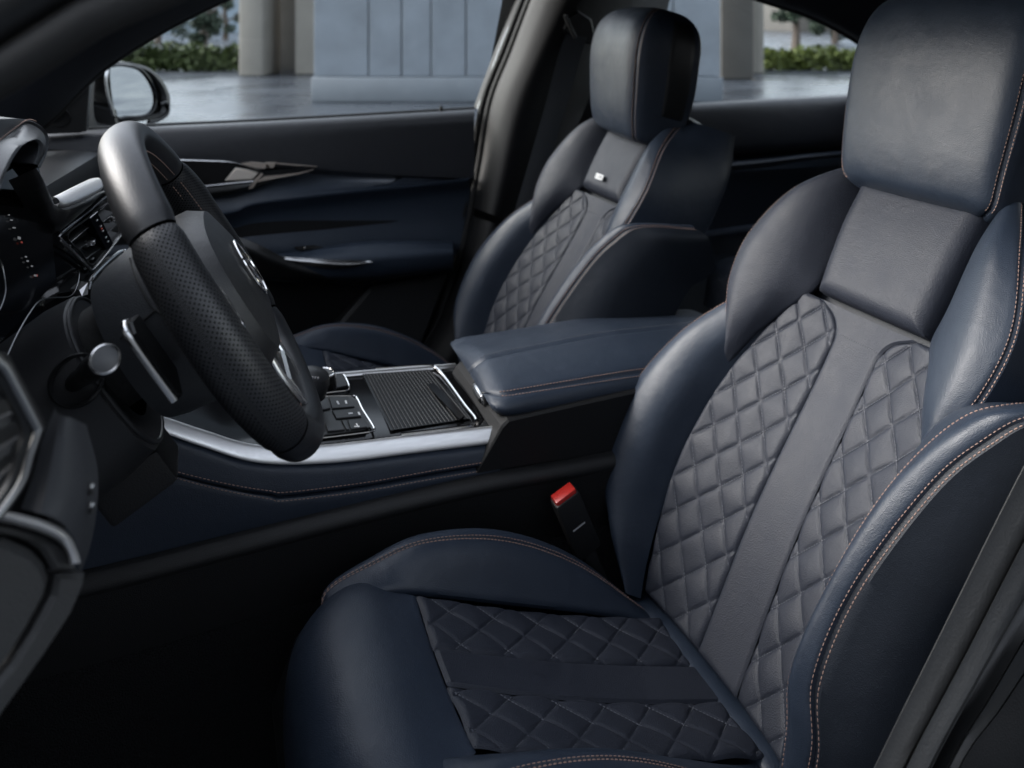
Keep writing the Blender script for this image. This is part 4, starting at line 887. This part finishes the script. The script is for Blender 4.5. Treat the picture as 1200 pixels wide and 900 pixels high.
# its vent
sv_ = E([(-30, 395), (0, 424), (8, 432), (26, 465), (44, 500), (45, 505), (36, 532), (22, 572), (-30, 640)], .012)
ov = MB().tube(spl(sv_, 70), .0024, 10, n1=tuple(ne), oval=.7).build('air_vent', DARKCH, dash)
MB().tube(spl(E([(-30, 410), (-2, 436), (18, 468), (32, 502), (26, 530), (12, 570), (-30, 625)], .006), 60), .004, 8).build('vent_rim', SATIN, ov)
for v0, v1 in (((-30, 462), (10, 452)), ((-30, 500), (22, 478)), ((-30, 540), (24, 508)), ((-30, 580), (16, 540))):
    P = E([v0, v1, (v1[0] + 1, v1[1] + 12), (v0[0], v0[1] + 16)], .0); MB().prism(P, ne * .003, .001).build('vent_slat', LOWER, ov, smooth=False)
MB().prism(E([(-40, 395), (6, 430), (44, 503), (22, 575), (-40, 650)], -.02), -ne * .01).build('vent_back', RUBBER, ov, smooth=False)
MB().prism(E([(-60, 400), (10, 415), (56, 500), (40, 560), (20, 600), (-60, 660)], -.022), -ne * .05).build('vent_housing', PLASTIC, ov, smooth=False)
# silver strip and lower trim panels
cs = [E([(-40, 590), (0, 598), (30, 604), (60, 613), (80, 625), (90, 645), (95, 660)], .004), E([(-40, 596), (0, 602), (30, 609), (58, 618), (76, 629), (87, 646), (92, 660)], .009), E([(-40, 604), (0, 609), (29, 616), (55, 625), (71, 634), (80, 648), (83, 661)], .006), E([(-40, 606), (0, 611), (28, 618), (54, 627), (69, 636), (78, 648), (81, 661)], -.01)]
MB().grid(grid(cs, 60, 18)).build('silver_strip', SILVER, dash)
MB().prism(E([(-60, 605), (0, 612), (30, 620), (56, 630), (70, 640), (80, 662), (52, 664), (38, 640), (20, 628), (0, 620), (-60, 612)], -.012), ne * .010, .002).build('lower_panel', LOWER, dash, smooth=False)
MB().prism(E([(-60, 620), (0, 628), (26, 640), (40, 655), (46, 672), (42, 690), (20, 730), (0, 762), (-60, 830)], -.012), ne * .012, .004).build('lower_panel', LOWER, dash, smooth=False)
MB().prism(E([(54, 667), (88, 666), (86, 680), (72, 712), (40, 760), (0, 815), (-60, 890), (-60, 842), (0, 772), (26, 732), (48, 692)], -.014), ne * .012, .003).build('lower_panel', LOWER, dash, smooth=False)
MB().prism(E([(-60, 600), (60, 620), (80, 660), (84, 680), (0, 808), (-60, 880)], -.03), -ne * .05).build('dash_end_core', PLASTIC, dash, smooth=False)

# ================================================================ front passenger door
NAVY_DOOR = mat('navy door leather', (.030, .042, .062), .42, spec=.5, bump=GRAIN)
door = thing('car_door', 'navy front passenger door with mirror, chrome handle and padded armrest', 'car door', (.25, 1.95, .25), 'far side doors of the car')
pu = np.array([10, 150, 260, 365, 460, 556.]); top = np.array([160, 151, 146, 140.5, 135, 129.5])
L_ = lambda dv, Y, vv=top: [at(u, v + d, Y) for u, v, d in zip(pu, vv, np.broadcast_to(dv, 6))]
bot = np.array([178, 186, 193, 200, 206, 210.])
PADM = mat('door top leatherette', (.026, .028, .033), .45, spec=.45, bump=GRAIN)
cs = [L_(-1, 1.93), L_(-1.5, 1.90), L_(1, 1.872), L_(9, 1.855), L_(22, 1.846), L_(-6, 1.842, bot), L_(0, 1.848, bot), L_(3, 1.875, bot)]
MB().grid(grid(cs, 70, 50)).build('door_top', PADM, door)
MB().tube(spl(np.array(L_(-3, 1.925)), 50), .004, 8).build('window_strip', SATIN, door)
mb = MB(); mb.lathe([(0, 0), (.0045, 0), (.004, .022), (.0, .024)], at(517, 134, 1.90), (0, 0, 1), 16); mb.build('lock_pin', SATIN, door)
pu2 = np.array([20, 255, 300, 400, 480, 550.]); cre = np.array([268, 252, 240, 228, 220, 212.]); b2_ = np.array([188, 194, 197, 204, 208, 211.])
M2 = lambda vv, d, Y: [at(u, v + d, Y) for u, v in zip(pu2, vv)]
bi = np.array([300, 292, 292, 289, 286, 284.])
cs = [M2(b2_, -2, 1.885), M2(b2_, 3, 1.880), M2((b2_ + cre) / 2, 0, 1.862), M2(cre, -4, 1.842), M2(cre, 0, 1.842), M2(cre, 3, 1.850), M2(cre, 14, 1.868), M2((cre + bi) / 2, 5, 1.872), M2(bi, 0, 1.86), M2(bi, 14, 1.86)]
MB().grid(grid(cs, 70, 60)).build('door_insert', NAVY_DOOR, door)
# wedge ledge behind the handle
MB().prism(np.array([at(u, v, 1.855) for u, v in ((447, 221), (476, 206), (530, 211), (546, 212), (480, 217))])[::-1] + A(0, .02, 0), A(0, -.02, 0), .002).build('insert_ledge', NAVY_DOOR, door, smooth=False)
# handle group
hn = MB().prism(np.array([at(u, v, 1.842) for u, v in ((150, 186), (212, 187), (268, 189), (300, 199), (372, 196), (335, 206), (298, 222), (292, 223), (236, 233), (150, 236))])[::-1] + A(0, .02, 0), A(0, -.02, 0), .002).build('handle_recess', GLOSS, door, smooth=False)
MB().tube(spl(np.array([at(u, v, 1.838) for u, v in ((205, 187.5), (240, 188.5), (270, 190), (290, 195), (305, 200))]), 30), .0022, 8).build('handle_trim', CHROME, hn)
hl = MB().prism(np.array([at(u, v, 1.832) for u, v in ((264, 212), (276, 197), (290, 199), (303, 203), (296, 211))])[::-1] + A(0, .012, 0), A(0, -.012, 0), .003).build('door_handle', BEIGE, door, smooth=False)
cs = [[at(u, v, 1.835) for u, v in ((180, 223), (230, 217.5), (270, 213), (297, 210.5))], [at(u, v, 1.828) for u, v in ((180, 225), (230, 219), (270, 214.5), (297, 212))], [at(u, v, 1.828) for u, v in ((180, 227), (230, 220.5), (270, 216), (296, 213.5))]]
MB().grid(grid(cs, 30, 10)).build('handle_lever', CHROME, hl)
cs = [[at(u, v, 1.829) for u, v in ((180, 228), (230, 221.5), (270, 217), (295, 214.5))], [at(u, v, 1.826) for u, v in ((180, 236), (232, 229), (270, 224), (292, 219))], [at(u, v, 1.835) for u, v in ((180, 240), (236, 233), (270, 228), (291, 222))]]
MB().grid(grid(cs, 30, 12)).build('handle_body', SATIN, hl)
BRONZE = mat('warm satin chrome', (.62, .54, .47), .32, metal=.6)
for pts in ([(290, 222), (297, 212), (306, 203), (309, 204), (303, 211), (296, 221)], [(304, 211), (310, 207), (330, 205.5), (352, 202.5), (368, 199), (350, 204.5), (325, 209), (302, 213.5)], [(282, 192), (296, 190), (310, 191.5), (318, 195), (309, 198), (300, 197)], [(311, 190.5), (324, 190.5), (320, 197), (311, 196)], [(322, 191), (345, 193), (372, 195.5), (350, 194.5), (325, 192.5)]):
    MB().prism(np.array([at(u, v, 1.834) for u, v in pts])[::-1] + A(0, .008, 0), A(0, -.008, 0), .0006).build('wedge_trim', BRONZE, hn, smooth=False)
# armrest
ua = np.array([262, 300, 330, 380, 430, 480, 531.]); ct = np.array([292, 296, 297, 289, 283, 282, 283.]); cf = np.array([300, 305, 303, 303, 302, 299, 295.]); cb = np.array([318, 328, 330, 330, 328, 323, 318.])
N3 = lambda vv, d, Y: [at(u, v + d, y) for u, v, y in zip(ua, vv, np.broadcast_to(Y, 7))]
Yo = np.array([1.83, 1.80, 1.775, 1.755, 1.75, 1.755, 1.775])
cs = [N3(ct, 0, 1.865), N3(ct, .5, Yo + .05), N3((ct + cf) / 2, 0, Yo + .02), N3(cf, -1, Yo + .003), N3(cf, 4, Yo), N3((cf + cb) / 2, 2, Yo + .006), N3(cb, -3, Yo + .02), N3(cb, 0, Yo + .05)]
ar = MB().grid(grid(cs, 60, 44)).build('door_armrest', NAVY_DOOR, door)
cs = [[at(u, v, Y - .006) for u, v, Y in ((324, 297, 1.775), (330, 300, 1.775), (345, 302, 1.768), (380, 304, 1.755), (410, 305, 1.75), (438, 306, 1.75))], [at(u, v, Y - .009) for u, v, Y in ((326, 301, 1.775), (334, 304, 1.772), (348, 306, 1.765), (382, 309, 1.752), (410, 310, 1.748), (436, 307.5, 1.749))], [at(u, v, Y - .004) for u, v, Y in ((330, 304, 1.775), (338, 307, 1.772), (352, 310, 1.765), (384, 314, 1.752), (410, 313.5, 1.748), (433, 309, 1.749))]]
MB().grid(grid(cs, 50, 14)).build('armrest_trim', CHROME, ar)
MB().prism(np.array([at(u, v, 1.80) for u, v in ((345, 291), (368, 289), (380, 292), (350, 294.5))]) , A(0, 0, .004), .001).build('window_switch', SATIN, ar, smooth=False)
MB().lathe([(0, 0), (.003, 0), (.0025, .004), (0, .005)], at(357, 291, 1.797), (0, 0, 1), 12).build('switch_tip', CHROME, ar)
cs = [[at(u, v, Y) for u, v, Y in ((262, 272, 1.80), (300, 285, 1.77), (330, 300, 1.765), (360, 312, 1.765), (400, 322, 1.775), (425, 329, 1.79))], [at(u, v, Y) for u, v, Y in ((262, 284, 1.79), (300, 300, 1.762), (330, 312, 1.76), (360, 322, 1.762), (395, 327, 1.775), (420, 331, 1.79))], [at(u, v, Y) for u, v, Y in ((262, 312, 1.81), (300, 322, 1.79), (330, 328, 1.785), (360, 330, 1.79), (395, 332, 1.80), (420, 334, 1.81))]]
MB().grid(grid(cs, 40, 16)).build('armrest_base', SATIN, door)
# lower panel and pocket
low_ = [[at(u, 262, 1.842) for u in (120, 260, 400, 545)], [at(u, 330, 1.835) for u in (120, 260, 400, 530)], [at(u, 400, 1.84) for u in (120, 260, 400, 505)], [at(u, 520, 1.85) for u in (120, 260, 400, 470)]]
MB().grid(grid([[p + A(0, .03, 0) for p in c_] for c_ in low_], 30, 20)).build('door_lower', PLASTIC, door)
MB().prism(np.array([at(u, v, 1.835) for u, v in ((434, 338), (525, 322), (505, 380), (480, 440), (360, 440), (392, 386))])[::-1] + A(0, .04, 0), A(0, -.04, 0), .008).build('map_pocket', LOWER, door, smooth=False)
# sail panel, tweeter, mirror
sp_ = MB().prism(np.array([at(u, v, 1.84) for u, v in ((40, 158), (100, 96), (106, 92), (101, 154), (92, 156))])[::-1] + A(0, .03, 0), A(0, -.03, 0), .003).build('sail_panel', SATIN, door, smooth=False)
MB().lathe([(.014, .0), (.019, .0), (.020, .003), (.018, .005), (.012, .003), (0, .004)], at(71, 138, 1.836), (0, -1, 0), 30).build('tweeter', PLASTIC, sp_)
mir_o = [(97, 96), (104, 82), (128, 72), (152, 73), (172, 79), (186, 92), (195, 108), (197, 124), (192, 137), (172, 141), (140, 147), (100, 152)]
fwd = nrm(A(-.80, .60, -.03)); mp0 = at(150, 108, 2.10); mo = np.array([atp(u, v, mp0, fwd) for u, v in mir_o]); cen = mo.mean(0); ring = lambda k, off: cen + (mo - cen) * k + off
mb = MB()
rows = [ring(.80, -fwd * .004), ring(.86, -fwd * .012), ring(.97, -fwd * .010), ring(1.0, fwd * .004), ring(.98, fwd * .05), ring(.85, fwd * .09), ring(.5, fwd * .115), ring(.02, fwd * .12)]
mh = MB().grid(np.array([spl(r, 70, closed=True) for r in rows]), cv=True).build('mirror_housing', mat('mirror housing plastic', (.045, .045, .046), .4), door)
MIRROR = mat('mirror glass', (.30, .32, .35), .03, metal=1)
gl = [(127, 84), (134, 77), (150, 77), (165, 82), (176, 95), (182, 111), (181, 126), (172, 135), (150, 137), (134, 134)]
g3 = np.array([atp(u, v, mp0 - fwd * .018, fwd) for u, v in gl]); P = spl(g3, 50, closed=True); MB().prism(P, fwd * .004).build('mirror_glass', MIRROR, mh, smooth=False)
MB().tube(spl(np.array([atp(u, v, mp0 - fwd * .020, fwd) for u, v in gl]), 60, closed=True), .0035, 8, closed=True).build('mirror_rim', GLOSS, mh)
MB().tube(spl(np.array([atp(u, v, mp0 - fwd * .022, fwd) for u, v in ((126, 82), (124, 95), (127, 115), (133, 136))]), 30), .004, 8).build('mirror_trim', CHROME, mh)
MB().tube(spl(np.array([atp(u, v, mp0 - fwd * .012, fwd) for u, v in ((187, 122), (194, 120), (196, 132), (186, 140), (174, 143))]), 20), .006, 8).build('mirror_trim', GLOSS, mh)
MB().prism(np.array([at(u, v, 2.04) for u, v in ((96, 118), (136, 128), (140, 152), (96, 156))])[::-1] + A(0, .05, 0), A(0, -.06, 0), .006).build('mirror_foot', SATIN, mh, smooth=False)
# window frame and glass of the door
P = [at(u, v, 1.90) for u, v in ((561, 128), (571, 100), (590, 50), (611, 0), (640, -70))]
Q = [at(u, v, 1.90) for u, v in ((576, 128), (586, 95), (604, 50), (624, 0), (655, -70))]
cs = [[p + A(-.004, .03, 0) for p in P], P, [(p + q2) / 2 + A(0, -.008, 0) for p, q2 in zip(P, Q)], Q, [q2 + A(.004, .03, 0) for q2 in Q]]
MB().grid(grid(cs, 40, 16)).build('window_frame', PIL2, door)
MB().tube(spl(np.array([p + A(-.003, .0, 0) for p in P]), 40), .0022, 6).build('frame_edge', CHROME, door)
gm = bpy.data.materials.new('window glass'); gm.use_nodes = True; gt_ = gm.node_tree; gt_.nodes.clear()
go = gt_.nodes.new('ShaderNodeOutputMaterial'); gx = gt_.nodes.new('ShaderNodeMixShader'); g1 = gt_.nodes.new('ShaderNodeBsdfTransparent'); g2 = gt_.nodes.new('ShaderNodeBsdfGlossy'); fz = gt_.nodes.new('ShaderNodeFresnel')
g1.inputs[0].default_value = (.94, .97, .97, 1); g2.inputs['Roughness'].default_value = .01; fz.inputs['IOR'].default_value = 1.35
gt_.links.new(fz.outputs[0], gx.inputs[0]); gt_.links.new(g1.outputs[0], gx.inputs[1]); gt_.links.new(g2.outputs[0], gx.inputs[2]); gt_.links.new(gx.outputs[0], go.inputs[0])
P = [at(95, 156, 1.915), at(556, 131, 1.915), at(611, -2, 1.915), A(.75, 1.86, 1.37), A(.35, 1.86, 1.34), at(262, -6, 1.86), at(130, 70, 1.90), at(60, 140, 1.915)]
MB().add(P, [tuple(range(8))]).build('window_glass', gm, door, smooth=False)

# ================================================================ rear door
rd = thing('car_door', 'dark rear passenger door seen past the passenger seat', 'car door', (1.6, 1.95, .25), 'far side doors of the car')
u3 = np.array([700, 830, 905, 985, 1060.]); t3 = np.array([130, 121.5, 117, 112.5, 108]); K = lambda d, Y: [at(u, v + d, Y) for u, v in zip(u3, t3)]
cs = [K(-2, 1.93), K(-1, 1.905), K(2, 1.875), K(14, 1.86), K(50, 1.85), K(60, 1.865), K(66, 1.90)]
MB().grid(grid(cs, 40, 40)).build('door_top', PADM, rd)
cs = [K(64, 1.89), K(70, 1.872), K(84, 1.862), K(92, 1.875), K(160, 1.89), K(300, 1.88), K(480, 1.88)]
MB().grid(grid(cs, 40, 40)).build('door_insert', NAVY_DOOR, rd)
cs = [[at(u, v, Y) for u, v, Y in ((740, 206, 1.86), (835, 192, 1.845), (900, 186, 1.84), (950, 180, 1.845), (1040, 172, 1.86))], [at(u, v, Y) for u, v, Y in ((740, 210, 1.85), (835, 197, 1.83), (900, 190, 1.828), (950, 184, 1.83), (1040, 176, 1.85))], [at(u, v, Y) for u, v, Y in ((740, 216, 1.86), (835, 203, 1.85), (900, 196, 1.845), (950, 188, 1.85), (1040, 180, 1.86))]]
MB().grid(grid(cs, 30, 14)).build('trim_strip', LEATHER, rd)
cs = [[at(u, v, Y) for u, v, Y in ((760, 282, 1.80), (830, 270, 1.78), (900, 260, 1.78))], [at(u, v, Y) for u, v, Y in ((760, 290, 1.77), (830, 277, 1.75), (900, 268, 1.75))], [at(u, v, Y) for u, v, Y in ((760, 310, 1.79), (830, 300, 1.77), (900, 290, 1.77))]]
MB().grid(grid(cs, 30, 14)).build('door_armrest', LEATHER, rd)
MB().add([at(700, 128, 1.915), at(1010, 110, 1.915), at(1010, 52, 1.72), at(890, -4, 1.74), A(1.2, 1.80, 1.32), A(1.0, 1.82, 1.35)], [tuple(range(6))]).build('window_glass', gm, rd, smooth=False)

# ================================================================ seat belt on the centre pillar
belt = thing('seat_belt', 'dark seat belt hanging from its guide on the centre pillar', 'seat belt', at(640, 140, 1.78))
cl = [((664, 40), (688, 44)), ((656, 60), (682, 62)), ((640, 120), (664, 124)), ((620, 190), (642, 196)), ((604, 245), (625, 250)), ((585, 310), (606, 315))]
P = [at(*a, 1.765) for a, b in cl]; Q = [at(*b, 1.765) for a, b in cl]
WEB = mat('seat belt webbing', (.075, .078, .083), .6, spec=.4, bump=[('noise', 900, .0006)])
g1_ = grid([P, [(a + b) / 2 + A(0, -.002, 0) for a, b in zip(P, Q)], Q], 60, 10); mb = MB(); mb.grid(g1_); mb.grid(g1_ + A(0, .002, 0)); mb.build('belt_webbing', WEB, belt)
gd = MB().prism(np.array([at(u, v, 1.775) for u, v in ((662, 20), (676, 12), (692, 22), (698, 52), (668, 50), (658, 34))])[::-1] + A(0, .02, 0), A(0, -.03, 0), .006).build('belt_guide', SATIN, belt, smooth=False)
MB().tube([at(662, 18, 1.745), at(674, 44, 1.745)], .005, 10).build('guide_slot', PLASTIC, gd)

# ================================================================ rear bench
bench = thing('rear_bench', 'dark navy rear bench seat hidden behind the front seats', 'car seat', (1.65, 1.1, .2))
rows = [[(1.30, .5, .40), (1.28, 1.1, .40), (1.30, 1.72, .40)], [(1.33, .5, .50), (1.31, 1.1, .50), (1.33, 1.72, .50)], [(1.45, .5, .52), (1.45, 1.1, .51), (1.45, 1.72, .52)], [(1.75, .5, .46), (1.75, 1.1, .46), (1.75, 1.72, .46)], [(1.82, .5, .50), (1.82, 1.1, .50), (1.82, 1.72, .50)], [(2.0, .5, .92), (2.0, 1.1, .92), (2.0, 1.72, .90)], [(2.06, .5, .90), (2.06, 1.1, .90), (2.06, 1.72, .88)]]
MB().grid(grid(rows, 40, 60)).build('bench_cushion', LEATHER, bench)

# ---- passenger seat badge: small white plate with dark characters
bpt = BK(np.array([(.004, .522, .0275)]))[0] + A(0, .705, 0)
bx = nrm(BK(np.array([(.1, .55, .0)]))[0] - BK(np.array([(-.1, .55, .0)]))[0]); bax = [bx, bu, bn]
bd = MB().box(bpt, (.0155, .0060, .0012), ax=bax, bev=.0004).build('badge', WHITE, seat2)
mb = MB()
for x, sh in ((-.0085, 'L'), (.0, 'O'), (.0085, 'O')):
    for dx, dy, hx, hy in {'L': ((-.0014, 0, .0005, .003), (.0003, -.0026, .0015, .0005)), 'O': ((-.0014, 0, .0005, .003), (.0014, 0, .0005, .003), (0, .0026, .0014, .0005), (0, -.0026, .0014, .0005)), 'H': ((-.0014, 0, .0005, .003), (.0014, 0, .0005, .003), (0, 0, .0014, .0005))}[sh]:
        mb.box(bpt - bx * (x + dx) + bu * dy + bn * .0014, (hx, hy, .0003), ax=bax)
mb.build('badge_print', SATIN, bd, smooth=False)
